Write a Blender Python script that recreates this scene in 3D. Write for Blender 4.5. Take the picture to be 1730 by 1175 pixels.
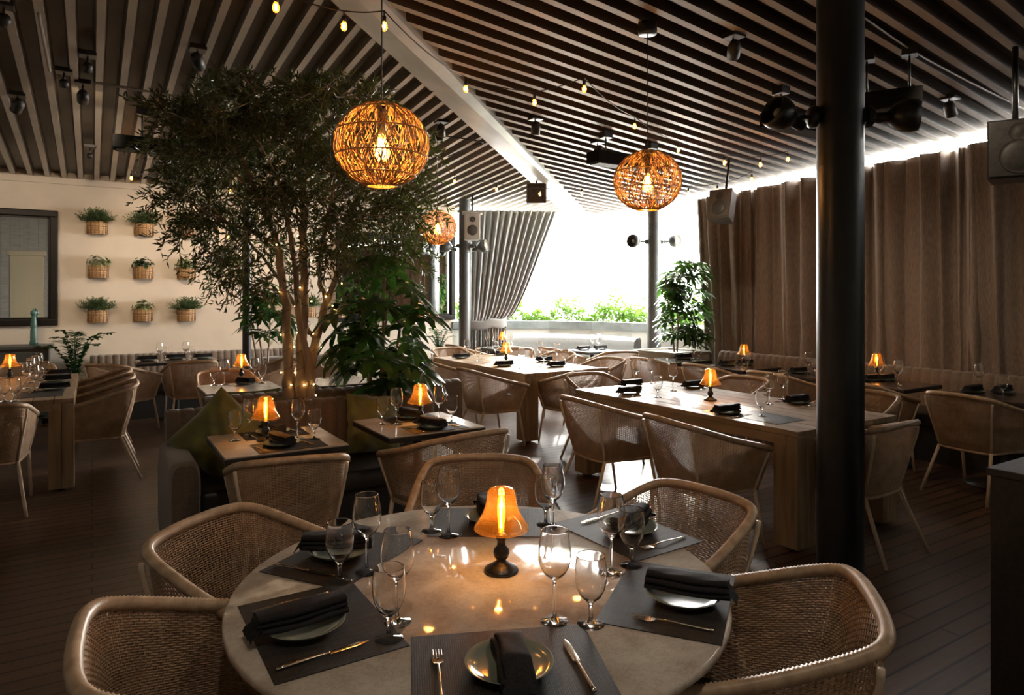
import bpy, bmesh, math, random
from math import sin, cos, pi, radians, sqrt, atan2
from mathutils import Vector, Matrix
random.seed(7)
for o in list(bpy.data.objects): bpy.data.objects.remove(o)
C = bpy.context.scene.collection

# ---------------------------------------------------------------- camera, sky, sun, exposure
CAMH = 1.58; YAW = radians(31.8); FPX = 1145.0; U0 = 865.0; V0 = 500.0
FW = (sin(YAW), cos(YAW)); RT = (cos(YAW), -sin(YAW))
cd = bpy.data.cameras.new('camera'); cam = bpy.data.objects.new('camera', cd); C.objects.link(cam)
cam.location = (0, 0, CAMH); cam.rotation_euler = (pi/2, 0, -YAW)
cd.sensor_width = 36; cd.lens = FPX/1730*36; cd.shift_y = -(587.5-V0)/1730; cd.clip_start = .05; cd.clip_end = 200
bpy.context.scene.camera = cam
w = bpy.data.worlds.new('daylight'); bpy.context.scene.world = w; w.use_nodes = True
bg = w.node_tree.nodes['Background']; bg.inputs[0].default_value = (1.0, .97, .92, 1); bg.inputs[1].default_value = 30.0
vs = bpy.context.scene.view_settings
vs.view_transform = 'Standard'; vs.look = 'None'; vs.gamma = 1; vs.use_curve_mapping = False; vs.exposure = 0.7
sl = bpy.data.lights.new('sun', 'SUN'); so = bpy.data.objects.new('sun', sl); C.objects.link(so)
sl.energy = 4.2; sl.angle = radians(1.5); sl.color = (1, .93, .82)
_sd = Vector((-.68, -.73, -math.tan(radians(17)))); so.rotation_euler = _sd.to_track_quat('-Z', 'Y').to_euler()
so.location = (12, 13, 6)
def portal(name, loc, rot, sx, sy):
    l = bpy.data.lights.new(name, 'AREA'); l.shape = 'RECTANGLE'; l.size = sx; l.size_y = sy; l.cycles.is_portal = True
    o = bpy.data.objects.new(name, l); C.objects.link(o); o.location = loc; o.rotation_euler = rot
portal('window_portal', (7.35, 9.55, 2.1), Vector((-.72, -.70, 0)).to_track_quat('-Z', 'Y').to_euler(), 4.6, 2.1)
portal('curtain_gap_portal', (7.68, 2.4, 3.1), Vector((-1, 0, 0)).to_track_quat('-Z', 'Y').to_euler(), 11, .35)
def lamp_point(name, loc, e, col=(1, .62, .28), r=.02):
    l = bpy.data.lights.new(name, 'POINT'); l.energy = e; l.color = col; l.shadow_soft_size = r
    o = bpy.data.objects.new(name, l); C.objects.link(o); o.location = loc; return o
def lamp_spot(name, loc, to, e, col=(1, .72, .45), ang=60, blend=.6, r=.04):
    l = bpy.data.lights.new(name, 'SPOT'); l.energy = e; l.color = col; l.spot_size = radians(ang); l.spot_blend = blend; l.shadow_soft_size = r
    o = bpy.data.objects.new(name, l); C.objects.link(o); o.location = loc
    o.rotation_euler = (Vector(to)-Vector(loc)).to_track_quat('-Z', 'Y').to_euler(); return o

# ---------------------------------------------------------------- where a photo pixel lies on a real plane
def D(u, d):                                  # plan point at depth d
    t = (u-U0)/FPX; return (d*(FW[0]+RT[0]*t), d*(FW[1]+RT[1]*t))
def W(u, v, z=.75):                           # point on the horizontal plane z
    d = (CAMH-z)*FPX/(v-V0); x, y = D(u, d); return Vector((x, y, z))
def WD(u, v, d):
    x, y = D(u, d); return Vector((x, y, CAMH+(V0-v)*d/FPX))
YW = 10.5
def zl(x, y): return 3.10+.0785*(YW-y)        # left ceiling plane
def zr(x, y): return 3.75-.03*y-.067*x        # right ceiling plane
def WC(u, v, f):                              # point where the ray meets a ceiling plane
    lo, hi = .5, 20
    for _ in range(50):
        m = (lo+hi)/2; p = WD(u, v, m)
        if p.z > f(p.x, p.y): hi = m
        else: lo = m
    return WD(u, v, lo)

# ---------------------------------------------------------------- materials
def mat(name, col, rough=.6, metal=0, spec=.5, **k):
    m = bpy.data.materials.new(name); m.use_nodes = True
    b = m.node_tree.nodes['Principled BSDF']
    b.inputs['Base Color'].default_value = (*col, 1); b.inputs['Roughness'].default_value = rough
    b.inputs['Metallic'].default_value = metal; b.inputs['Specular IOR Level'].default_value = spec
    for a, v in k.items(): b.inputs[a.replace('_', ' ')].default_value = v
    return m
def nd(m, t, **k):
    n = m.node_tree.nodes.new(t)
    for a, v in k.items():
        if hasattr(n, a): setattr(n, a, v)
        else: n.inputs[a].default_value = v
    return n
def lk(m, a, b): m.node_tree.links.new(a, b)
def pb(m): return m.node_tree.nodes['Principled BSDF']
def noisy(m, scale, c1, c2, bump=0, detail=6, stretch=(1, 1, 1), lo=.35, hi=.65, dist=.002):
    tc = nd(m, 'ShaderNodeTexCoord'); mp = nd(m, 'ShaderNodeMapping'); mp.inputs['Scale'].default_value = stretch
    lk(m, tc.outputs['Object'], mp.inputs['Vector'])
    n = nd(m, 'ShaderNodeTexNoise'); n.inputs['Scale'].default_value = scale; n.inputs['Detail'].default_value = detail
    lk(m, mp.outputs[0], n.inputs['Vector'])
    r = nd(m, 'ShaderNodeValToRGB'); r.color_ramp.elements[0].position = lo; r.color_ramp.elements[1].position = hi
    r.color_ramp.elements[0].color = (*c1, 1); r.color_ramp.elements[1].color = (*c2, 1)
    lk(m, n.outputs['Fac'], r.inputs[0]); lk(m, r.outputs[0], pb(m).inputs['Base Color'])
    if bump:
        b = nd(m, 'ShaderNodeBump'); b.inputs['Strength'].default_value = bump; b.inputs['Distance'].default_value = dist
        lk(m, n.outputs['Fac'], b.inputs['Height']); lk(m, b.outputs[0], pb(m).inputs['Normal'])
    return m
def emis(name, col, s):
    m = bpy.data.materials.new(name); m.use_nodes = True; nt = m.node_tree
    for n in list(nt.nodes): nt.nodes.remove(n)
    e = nt.nodes.new('ShaderNodeEmission'); o = nt.nodes.new('ShaderNodeOutputMaterial')
    e.inputs[0].default_value = (*col, 1); e.inputs[1].default_value = s; nt.links.new(e.outputs[0], o.inputs[0]); return m
def thin_glass(name, tint, gloss=(1, 1, 1), rough=.02, base=.06, trans=None):
    m = bpy.data.materials.new(name); m.use_nodes = True; nt = m.node_tree
    for n in list(nt.nodes): nt.nodes.remove(n)
    o = nt.nodes.new('ShaderNodeOutputMaterial'); mx = nt.nodes.new('ShaderNodeMixShader')
    t = nt.nodes.new('ShaderNodeBsdfTransparent'); t.inputs[0].default_value = (*tint, 1)
    g = nt.nodes.new('ShaderNodeBsdfGlossy'); g.inputs[0].default_value = (*gloss, 1); g.inputs['Roughness'].default_value = rough
    f = nt.nodes.new('ShaderNodeFresnel'); ge = nt.nodes.new('ShaderNodeNewGeometry'); ma = nt.nodes.new('ShaderNodeMath'); ma.operation = 'MULTIPLY_ADD'
    ma.inputs[1].default_value = 1/1.5-1.5; ma.inputs[2].default_value = 1.5      # same reflectance from either side of the thin wall
    nt.links.new(ge.outputs['Backfacing'], ma.inputs[0]); nt.links.new(ma.outputs[0], f.inputs[0])
    a = nt.nodes.new('ShaderNodeMath'); a.operation = 'MULTIPLY_ADD'; a.inputs[1].default_value = .9; a.inputs[2].default_value = base-.03
    a.use_clamp = True
    nt.links.new(f.outputs[0], a.inputs[0]); nt.links.new(a.outputs[0], mx.inputs[0])
    src = t.outputs[0]
    if trans:
        tr = nt.nodes.new('ShaderNodeBsdfTranslucent'); tr.inputs[0].default_value = (*trans[0], 1)
        m2 = nt.nodes.new('ShaderNodeMixShader'); m2.inputs[0].default_value = trans[1]
        nt.links.new(t.outputs[0], m2.inputs[1]); nt.links.new(tr.outputs[0], m2.inputs[2]); src = m2.outputs[0]
    nt.links.new(src, mx.inputs[1]); nt.links.new(g.outputs[0], mx.inputs[2]); nt.links.new(mx.outputs[0], o.inputs[0])
    return m
def bricks(m, bw, bh, mortar, c1, c2, cm, rot=0, bump=.5, grain=None, obj='Object', offset=.37, scale_noise=None):
    tc = nd(m, 'ShaderNodeTexCoord'); mp = nd(m, 'ShaderNodeMapping'); mp.inputs['Rotation'].default_value = (0, 0, rot)
    lk(m, tc.outputs[obj], mp.inputs['Vector'])
    b = nd(m, 'ShaderNodeTexBrick'); b.offset = offset; b.inputs['Scale'].default_value = 1
    b.inputs['Color1'].default_value = (*c1, 1); b.inputs['Color2'].default_value = (*c2, 1); b.inputs['Mortar'].default_value = (*cm, 1)
    b.inputs['Brick Width'].default_value = bw; b.inputs['Row Height'].default_value = bh; b.inputs['Mortar Size'].default_value = mortar
    b.inputs['Mortar Smooth'].default_value = .1
    lk(m, mp.outputs[0], b.inputs['Vector'])
    n = nd(m, 'ShaderNodeTexNoise'); mp2 = nd(m, 'ShaderNodeMapping'); mp2.inputs['Rotation'].default_value = (0, 0, rot); mp2.inputs['Scale'].default_value = (1.2, 22, 10)
    lk(m, tc.outputs[obj], mp2.inputs['Vector']); lk(m, mp2.outputs[0], n.inputs['Vector']); n.inputs['Scale'].default_value = 3; n.inputs['Detail'].default_value = 6
    mx = nd(m, 'ShaderNodeMixRGB'); mx.blend_type = 'OVERLAY'; mx.inputs[0].default_value = .55
    lk(m, b.outputs['Color'], mx.inputs[1]); lk(m, n.outputs['Fac'], mx.inputs[2]); lk(m, mx.outputs[0], pb(m).inputs['Base Color'])
    bp = nd(m, 'ShaderNodeBump'); bp.inputs['Strength'].default_value = bump; bp.inputs['Distance'].default_value = .004; bp.invert = True
    lk(m, b.outputs['Fac'], bp.inputs['Height']); lk(m, bp.outputs[0], pb(m).inputs['Normal'])
    return m
M = {}
M['floor'] = bricks(mat('deck_floor', (.1, .06, .04), .36), 2.1, .098, .0065, (.13, .066, .038), (.07, .038, .024), (.003, .002, .0015), bump=1.0)
M['plaster'] = noisy(mat('plaster', (.62, .54, .45), .85), 3, (.60, .53, .44), (.66, .58, .48), .15)
M['white_brick'] = bricks(mat('white_brick', (.6, .58, .52), .7), .22, .07, .006, (.62, .6, .54), (.55, .53, .47), (.4, .38, .33))
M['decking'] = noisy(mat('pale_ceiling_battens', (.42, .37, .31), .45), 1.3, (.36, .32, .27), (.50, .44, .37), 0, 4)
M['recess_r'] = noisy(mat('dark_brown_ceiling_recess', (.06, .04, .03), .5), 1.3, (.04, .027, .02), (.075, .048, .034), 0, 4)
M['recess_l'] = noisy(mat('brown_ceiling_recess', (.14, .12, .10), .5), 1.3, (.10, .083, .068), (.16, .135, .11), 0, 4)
M['beam'] = noisy(mat('painted_beam', (.5, .5, .47), .38, .2), 2, (.42, .43, .41), (.56, .56, .53), 0)
M['black'] = mat('black_metal', (.012, .012, .012), .35)
M['satin_black'] = noisy(mat('satin_black', (.02, .02, .02), .5), 40, (.014, .013, .013), (.026, .024, .022), 0)
M['grey_steel'] = noisy(mat('grey_steel', (.09, .1, .105), .4, .3), 5, (.075, .082, .088), (.11, .118, .12), 0)
M['dark_steel'] = noisy(mat('dark_column', (.015, .016, .018), .36, .2), 5, (.011, .012, .013), (.02, .021, .023), 0)
M['wicker'] = noisy(mat('wicker', (.38, .25, .15), .42), 14, (.31, .20, .12), (.47, .32, .20), 0, 4, lo=.3, hi=.7)
M['rim'] = noisy(mat('rattan_wrap', (.42, .30, .2), .38), 30, (.34, .235, .15), (.53, .39, .26), 0, 4, lo=.3, hi=.7)
M['cream_metal'] = mat('cream_metal', (.62, .5, .37), .35)
M['pad'] = noisy(mat('seat_pad', (.05, .05, .035), .9), 120, (.04, .04, .03), (.065, .062, .045), .2)
M['teak'] = noisy(mat('weathered_teak', (.3, .21, .12), .55), 2.2, (.20, .135, .075), (.38, .27, .16), .25, 8, (14, 1.0, 6), .3, .7)
M['teak_x'] = noisy(mat('weathered_teak_across', (.3, .21, .12), .55), 2.2, (.19, .125, .07), (.36, .255, .15), .25, 8, (1.0, 14, 6), .3, .7)
M['teak_z'] = noisy(mat('weathered_teak_leg', (.3, .21, .12), .55), 2.2, (.19, .125, .07), (.35, .245, .14), .25, 8, (10, 10, 1), .3, .7)
M['stone'] = noisy(mat('small_table_stone', (.5, .45, .38), .16), 5, (.40, .34, .27), (.56, .50, .43), 0, 10)
M['mat'] = None
M['taupe'] = noisy(mat('taupe_upholstery', (.13, .095, .07), .75), 90, (.105, .077, .056), (.155, .115, .085), .12)
M['taupe'].node_tree.nodes['Principled BSDF'].inputs['Sheen Weight'].default_value = .4
M['leather'] = mat('dark_leather_seat', (.018, .016, .015), .38)
M['green_velvet'] = noisy(mat('olive_velvet', (.10, .11, .008), .55), 9, (.055, .062, .004), (.13, .135, .01), .1)
M['green_velvet'].node_tree.nodes['Principled BSDF'].inputs['Sheen Weight'].default_value = .8
M['napkin'] = noisy(mat('charcoal_napkin', (.012, .011, .014), .8, 0, .25), 160, (.009, .0085, .011), (.017, .016, .019), .2, 3)
M['plate'] = mat('celadon_plate', (.22, .25, .21), .14)
M['cutlery'] = mat('polished_cutlery', (.75, .66, .55), .14, 1.0)
def real_glass(name, ior=1.45):
    m = bpy.data.materials.new(name); m.use_nodes = True; nt = m.node_tree
    for n in list(nt.nodes): nt.nodes.remove(n)
    o = nt.nodes.new('ShaderNodeOutputMaterial'); g = nt.nodes.new('ShaderNodeBsdfGlass'); g.inputs['IOR'].default_value = ior; g.inputs['Roughness'].default_value = 0
    nt.links.new(g.outputs[0], o.inputs[0]); return m
M['glass'] = real_glass('clear_glass')
M['amber'] = thin_glass('amber_glass', (1.0, .72, .36), (1, .85, .6), .05, .10, ((1, .5, .12), .08))
M['bulb'] = thin_glass('bulb_glass', (1, .74, .40), base=.05, trans=((1, .42, .08), .22))
M['filament'] = emis('glowing_filament', (1, .55, .16), 90)
M['filament_soft'] = emis('string_filament', (1, .46, .12), 60)
M['fairy'] = emis('fairy_bulb', (1, .55, .16), 22)
M['pbulb'] = emis('pendant_bulb_glow', (1, .62, .26), 16)
M['cane'] = noisy(mat('honey_cane', (.4, .22, .08), .5), 25, (.32, .17, .055), (.50, .30, .13), 0)
M['basket'] = None
M['leaf_olive'] = None
M['bark'] = noisy(mat('olive_bark', (.28, .22, .15), .8), 12, (.19, .145, .10), (.42, .33, .24), .6, 8, (1, 1, .3), dist=.01)
M['soil'] = noisy(mat('dark_soil', (.03, .02, .015), .95), 60, (.02, .014, .01), (.05, .035, .025), .5)
M['pot'] = noisy(mat('concrete_planter', (.3, .29, .26), .8), 8, (.26, .25, .22), (.36, .34, .3), .1)
M['dpot'] = mat('dark_planter', (.02, .02, .02), .6)
M['mirror'] = mat('mirror_glass', (.86, .86, .84), .01, 1)
M['frame'] = mat('dark_mirror_frame', (.008, .006, .005), .45, 0, .3)
M['cabinet'] = mat('cream_cabinet_paint', (.72, .64, .44), .5)
M['ledge'] = noisy(mat('slate_ledge', (.16, .18, .18), .6), 6, (.13, .15, .15), (.2, .22, .215), .1)
M['parapet'] = mat('pale_parapet', (.5, .49, .44), .8)
M['slate_paint'] = mat('slate_blue_paint', (.06, .075, .08), .45)
M['teal'] = mat('teal_lacquer', (.07, .16, .14), .35)
M['spk_white'] = mat('white_speaker', (.5, .49, .45), .5)
M['spk_grey'] = mat('grey_speaker', (.12, .11, .1), .6)
M['cable'] = mat('black_cable', (.01, .009, .008), .5)
M['conduit'] = mat('painted_conduit', (.3, .26, .22), .45, .3)
M['spot_on'] = emis('lit_spot_lens', (1, .75, .45), 40)
M['heater'] = noisy(mat('heater_grille', (.05, .045, .04), .7, 0, .2), 30, (.03, .027, .025), (.06, .055, .05), 0)
M['heater_body'] = mat('matt_black_housing', (.008, .008, .008), .8, 0, .1)
M['basket_band'] = mat('dark_basket_band', (.20, .10, .04), .6)

def leafmat(name, c1, c2, rough=.4, tr=.25):
    m = bpy.data.materials.new(name); m.use_nodes = True; nt = m.node_tree; b = nt.nodes['Principled BSDF']
    b.inputs['Roughness'].default_value = rough
    noisy(m, 6, c1, c2, 0, 2, lo=.4, hi=.6)
    t = nt.nodes.new('ShaderNodeBsdfTranslucent'); mx = nt.nodes.new('ShaderNodeMixShader'); mx.inputs[0].default_value = tr
    t.inputs[0].default_value = (c2[0]*1.6, c2[1]*2.2, c2[2]*.9, 1)
    out = nt.nodes['Material Output']
    nt.links.new(b.outputs[0], mx.inputs[1]); nt.links.new(t.outputs[0], mx.inputs[2]); nt.links.new(mx.outputs[0], out.inputs[0])
    return m
M['leaf_olive'] = leafmat('olive_leaves', (.028, .032, .011), (.075, .080, .028), .32, .2)
M['leaf_schef'] = leafmat('schefflera_leaves', (.016, .034, .012), (.045, .09, .024), .2, .22)
M['leaf_zz'] = leafmat('glossy_dark_leaves', (.01, .035, .012), (.03, .09, .025), .25, .2)
M['leaf_hedge'] = leafmat('hedge_leaves', (.03, .07, .007), (.09, .15, .02), .6, .25)
M['leaf_fern'] = leafmat('wall_fern_leaves', (.04, .07, .025), (.10, .15, .06), .6, .15)
M['leaf_pale'] = leafmat('pale_rosette_leaves', (.12, .15, .06), (.26, .30, .14), .6, .15)

def curtain_mat(name, c1, c2, tr):
    m = mat(name, c1, .85); noisy(m, 60, c1, c2, .15, 4, (3, 3, .25))
    b = pb(m); b.inputs['Sheen Weight'].default_value = .5; b.inputs['Sheen Roughness'].default_value = .4
    nt = m.node_tree; t = nt.nodes.new('ShaderNodeBsdfTranslucent'); t.inputs[0].default_value = (*c2, 1)
    mx = nt.nodes.new('ShaderNodeMixShader'); mx.inputs[0].default_value = tr; out = nt.nodes['Material Output']
    nt.links.new(b.outputs[0], mx.inputs[1]); nt.links.new(t.outputs[0], mx.inputs[2]); nt.links.new(mx.outputs[0], out.inputs[0])
    return m
M['curtain'] = curtain_mat('brown_velvet_curtain', (.15, .118, .096), (.25, .20, .165), .008)
M['curtain_grey'] = curtain_mat('grey_curtain', (.25, .26, .255), (.34, .35, .34), .03)

def marble():
    m = mat('marble', (.6, .55, .48), .07); tc = nd(m, 'ShaderNodeTexCoord')
    n1 = nd(m, 'ShaderNodeTexNoise'); n1.inputs['Scale'].default_value = 6.5; n1.inputs['Detail'].default_value = 12; n1.inputs['Distortion'].default_value = .3
    n2 = nd(m, 'ShaderNodeTexNoise'); n2.inputs['Scale'].default_value = 26; n2.inputs['Detail'].default_value = 14; n2.inputs['Roughness'].default_value = .7
    n2.inputs['Distortion'].default_value = .15
    lk(m, tc.outputs['Object'], n1.inputs['Vector']); lk(m, tc.outputs['Object'], n2.inputs['Vector'])
    r1 = nd(m, 'ShaderNodeValToRGB'); e = r1.color_ramp.elements; e[0].position = .35; e[0].color = (.44, .37, .30, 1); e[1].position = .60; e[1].color = (.64, .58, .50, 1)
    r2 = nd(m, 'ShaderNodeValToRGB'); e = r2.color_ramp.elements; e[0].position = .47; e[0].color = (1, 1, 1, 1); e[1].position = .5; e[1].color = (.45, .38, .32, 1)
    x = r2.color_ramp.elements.new(.525); x.color = (1, 1, 1, 1)
    lk(m, n1.outputs['Fac'], r1.inputs[0]); lk(m, n2.outputs['Fac'], r2.inputs[0])
    mx = nd(m, 'ShaderNodeMixRGB'); mx.blend_type = 'MULTIPLY'; mx.inputs[0].default_value = .38
    lk(m, r1.outputs[0], mx.inputs[1]); lk(m, r2.outputs[0], mx.inputs[2]); lk(m, mx.outputs[0], pb(m).inputs['Base Color'])
    return m
M['marble'] = marble()
def placemat_mat():
    m = mat('woven_placemat', (.03, .028, .026), .65, 0, .3)
    tc = nd(m, 'ShaderNodeTexCoord')
    b = nd(m, 'ShaderNodeTexBrick'); b.offset = .43; b.inputs['Scale'].default_value = 1
    b.inputs['Brick Width'].default_value = .036; b.inputs['Row Height'].default_value = .0052; b.inputs['Mortar Size'].default_value = .0011
    b.inputs['Color1'].default_value = (.045, .041, .038, 1); b.inputs['Color2'].default_value = (.022, .02, .019, 1); b.inputs['Mortar'].default_value = (.008, .008, .008, 1)
    mp = nd(m, 'ShaderNodeMapping'); mp.inputs['Rotation'].default_value = (0, 0, pi/2)
    lk(m, tc.outputs['Object'], mp.inputs[0]); lk(m, mp.outputs[0], b.inputs[0]); lk(m, b.outputs['Color'], pb(m).inputs['Base Color'])
    bp = nd(m, 'ShaderNodeBump'); bp.inputs['Strength'].default_value = .9; bp.inputs['Distance'].default_value = .0015; bp.invert = True
    lk(m, b.outputs['Fac'], bp.inputs['Height']); lk(m, bp.outputs[0], pb(m).inputs['Normal']); return m
M['mat'] = placemat_mat()
def basket_mat():
    m = mat('woven_basket', (.5, .32, .15), .6)
    tc = nd(m, 'ShaderNodeTexCoord')
    b = nd(m, 'ShaderNodeTexBrick'); b.offset = .5; b.inputs['Scale'].default_value = 1
    b.inputs['Brick Width'].default_value = .03; b.inputs['Row Height'].default_value = .012; b.inputs['Mortar Size'].default_value = .0024
    b.inputs['Color1'].default_value = (.66, .44, .22, 1); b.inputs['Color2'].default_value = (.5, .3, .13, 1); b.inputs['Mortar'].default_value = (.12, .06, .025, 1)
    mp = nd(m, 'ShaderNodeMapping'); mp.inputs['Rotation'].default_value = (pi/2, 0, 0)
    lk(m, tc.outputs['Object'], mp.inputs[0]); lk(m, mp.outputs[0], b.inputs[0]); lk(m, b.outputs['Color'], pb(m).inputs['Base Color']); return m
M['basket'] = basket_mat()

# ---------------------------------------------------------------- mesh helpers
class MB:
    def __init__(s): s.v = []; s.f = []; s.sm = []
    def add(s, vs_, fs, smooth=False, mx=None):
        n = len(s.v)
        if mx is not None: vs_ = [mx @ Vector(p) for p in vs_]
        s.v.extend([tuple(p) for p in vs_]); s.f.extend([tuple(i+n for i in f) for f in fs]); s.sm.extend([smooth]*len(fs)); return s
    def box(s, x0, x1, y0, y1, z0, z1, mx=None, ch=0.0):
        if ch <= 0:
            v = [(x, y, z) for z in (z0, z1) for y in (y0, y1) for x in (x0, x1)]
            f = [(0, 2, 3, 1), (4, 5, 7, 6), (0, 1, 5, 4), (2, 6, 7, 3), (0, 4, 6, 2), (1, 3, 7, 5)]
            return s.add(v, f, False, mx)
        bm = bmesh.new(); bmesh.ops.create_cube(bm, size=1)
        for q in bm.verts: q.co = Vector(((x0+x1)/2+q.co.x*(x1-x0), (y0+y1)/2+q.co.y*(y1-y0), (z0+z1)/2+q.co.z*(z1-z0)))
        bmesh.ops.bevel(bm, geom=bm.edges[:], offset=ch, segments=3 if ch > .015 else 2, affect='EDGES', profile=.5)
        bm.verts.index_update()
        s.add([q.co.copy() for q in bm.verts], [[q.index for q in f.verts] for f in bm.faces], ch > .015, mx); bm.free(); return s
    def tube(s, pts, r, n=8, cap=True, closed=False, mx=None, flat=1.0, up=None):
        pts = [Vector(p) for p in pts]; m = len(pts); vs_ = []; prev = None
        rr = r if isinstance(r, (list, tuple)) else [r]*m
        for i, p in enumerate(pts):
            if closed: t = pts[(i+1) % m]-pts[i-1]
            else: t = pts[min(i+1, m-1)]-pts[max(i-1, 0)]
            if t.length < 1e-9: t = Vector((0, 0, 1))
            t.normalize()
            if prev is None:
                a = Vector(up) if up else (Vector((0, 0, 1)) if abs(t.z) < .9 else Vector((1, 0, 0)))
                prev = (a-t*a.dot(t)).normalized()
            else:
                q = prev-t*prev.dot(t); prev = q.normalized() if q.length > 1e-6 else prev
            b = t.cross(prev)
            for k in range(n):
                an = 2*pi*k/n; vs_.append(p+prev*(cos(an)*rr[i]*flat)+b*(sin(an)*rr[i]))
        fs = []
        for i in range(m if closed else m-1):
            j = (i+1) % m
            for k in range(n): fs.append((i*n+k, i*n+(k+1) % n, j*n+(k+1) % n, j*n+k))
        if cap and not closed: fs.append(tuple(range(n-1, -1, -1))); fs.append(tuple((m-1)*n+k for k in range(n)))
        return s.add(vs_, fs, True, mx)
    def lathe(s, prof, n=24, mx=None, a0=0, a1=2*pi, cap=False):
        vs_ = []; full = abs(a1-a0-2*pi) < 1e-6; nn = n if full else n+1
        for (r, z) in prof:
            for k in range(nn):
                a = a0+(a1-a0)*k/n; vs_.append((r*cos(a), r*sin(a), z))
        fs = []
        for i in range(len(prof)-1):
            for k in range(n):
                k2 = (k+1) % nn if full else k+1
                fs.append((i*nn+k, i*nn+k2, (i+1)*nn+k2, (i+1)*nn+k))
        return s.add(vs_, fs, True, mx)
    def sphere(s, c, r, n=12, m=8, sc=(1, 1, 1)):
        vs_ = []; fs = []
        for i in range(m+1):
            a = pi*i/m
            for k in range(n): b = 2*pi*k/n; vs_.append((c[0]+r*sc[0]*sin(a)*cos(b), c[1]+r*sc[1]*sin(a)*sin(b), c[2]+r*sc[2]*cos(a)))
        for i in range(m):
            for k in range(n): fs.append((i*n+k, (i+1)*n+k, (i+1)*n+(k+1) % n, i*n+(k+1) % n))
        return s.add(vs_, fs, True)
    def grid(s, fn, nu, nv, smooth=True, mx=None, wrap=False):
        vs_ = [fn(i/nu, j/nv) for j in range(nv+1) for i in range(nu+1)]
        fs = [(j*(nu+1)+i, j*(nu+1)+i+1, (j+1)*(nu+1)+i+1, (j+1)*(nu+1)+i) for j in range(nv) for i in range(nu)]
        return s.add(vs_, fs, smooth, mx)
    def prism(s, poly, z0, z1, mx=None, smooth=False):
        n = len(poly); v = [(x, y, z0) for x, y in poly]+[(x, y, z1) for x, y in poly]
        f = [tuple(range(n-1, -1, -1)), tuple(range(n, 2*n))]+[(i, (i+1) % n, n+(i+1) % n, n+i) for i in range(n)]
        return s.add(v, f, smooth, mx)
    def build(s, name, m, parent=None, loc=None, rot=None, fix=False):
        me = bpy.data.meshes.new(name); me.from_pydata([tuple(p) for p in s.v], [], s.f)
        me.polygons.foreach_set('use_smooth', s.sm)
        for q in (m if isinstance(m, (list, tuple)) else [m]): me.materials.append(q)
        me.update()
        if fix:
            bm = bmesh.new(); bm.from_mesh(me); bmesh.ops.recalc_face_normals(bm, faces=bm.faces[:]); bm.to_mesh(me); bm.free()
        o = bpy.data.objects.new(name, me); C.objects.link(o)
        if parent: o.parent = parent
        if loc is not None: o.location = loc
        if rot is not None: o.rotation_euler = rot
        return o
def T(loc=(0, 0, 0), rz=0, sc=1, rx=0, ry=0):
    return Matrix.Translation(loc) @ Matrix.Rotation(rz, 4, 'Z') @ Matrix.Rotation(rx, 4, 'X') @ Matrix.Rotation(ry, 4, 'Y') @ Matrix.Scale(sc, 4)
def tag(o, label, cat, group=None):
    o['label'] = label; o['category'] = cat
    if group: o['group'] = group
    return o
def empty(name, loc=(0, 0, 0), rz=0):
    o = bpy.data.objects.new(name, None); C.objects.link(o); o.location = loc; o.rotation_euler = (0, 0, rz); o.empty_display_size = .1; return o
def thing(name, label, cat, loc=(0, 0, 0), rz=0, group=None): return tag(empty(name, loc, rz), label, cat, group)
def struct(o): o['kind'] = 'structure'; return o
KIDS = {}
def kids(o):
    if o.name not in KIDS: KIDS[o.name] = list(o.children)
    return KIDS[o.name]
def copy_tree(o, parent=None):
    c = o.copy(); C.objects.link(c)
    if parent: c.parent = parent
    for ch in kids(o): copy_tree(ch, c)
    return c
USED = {}
def place(proto, loc, rz, label, group=None, sc=None):
    o = proto if not USED.get(proto.name) else copy_tree(USED[proto.name])
    if o is proto: USED[proto.name] = proto
    o.location = loc; o.rotation_euler = (0, 0, rz); o['label'] = label
    if group: o['group'] = group
    elif 'group' in o: del o['group']
    return o
def cr(pts, n):                               # Catmull-Rom resample, n points
    P = [Vector(p) for p in pts]; P = [P[0]*2-P[1]]+P+[P[-1]*2-P[-2]]; out = []; m = len(pts)-1
    for i in range(n):
        t = i/(n-1)*m; k = min(int(t), m-1); f = t-k; a, b, c, d = P[k:k+4]
        out.append(.5*((2*b)+(c-a)*f+(2*a-5*b+4*c-d)*f*f+(3*b-a-3*c+d)*f**3))
    return out

# ================================================================ THE SETTING
struct(MB().box(-5, 8.4, -3.2, 12.2, -.12, 0).build('floor', M['floor']))
# round-cornered window side, in plan
WP = [(5.30, 10.5), (6.15, 10.30), (6.85, 9.80), (7.30, 9.15), (7.52, 8.40), (7.60, 7.2)]
wl = MB().box(-4.6, 5.35, YW, YW+.2, 0, 3.34)
struct(wl.build('wall_left', M['plaster']))
struct(MB().box(-4.6, 5.3, YW-.03, YW-.005, 3.02, 3.10).build('trim_1', M['plaster']))
struct(MB().box(-4.7, -4.5, -3.2, YW, 0, 4.3).build('wall_side', M['white_brick']))
# wall behind the viewpoint
wb = MB().box(-4.6, 7.9, -3.2, -3.0, 0, 4.5)
struct(wb.build('wall_back', M['white_brick']))
struct(MB().box(7.66, 7.78, -3.0, 7.2, 0, 1.1).build('wall_right', M['parapet']))
def offs(pl, d):
    out = []
    for i, p in enumerate(pl):
        a = Vector(pl[max(i-1, 0)]); b = Vector(pl[min(i+1, len(pl)-1)]); t = (b-a).normalized(); n = Vector((t.y, -t.x))
        out.append((p[0]+n.x*d, p[1]+n.y*d))
    return out
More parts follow.
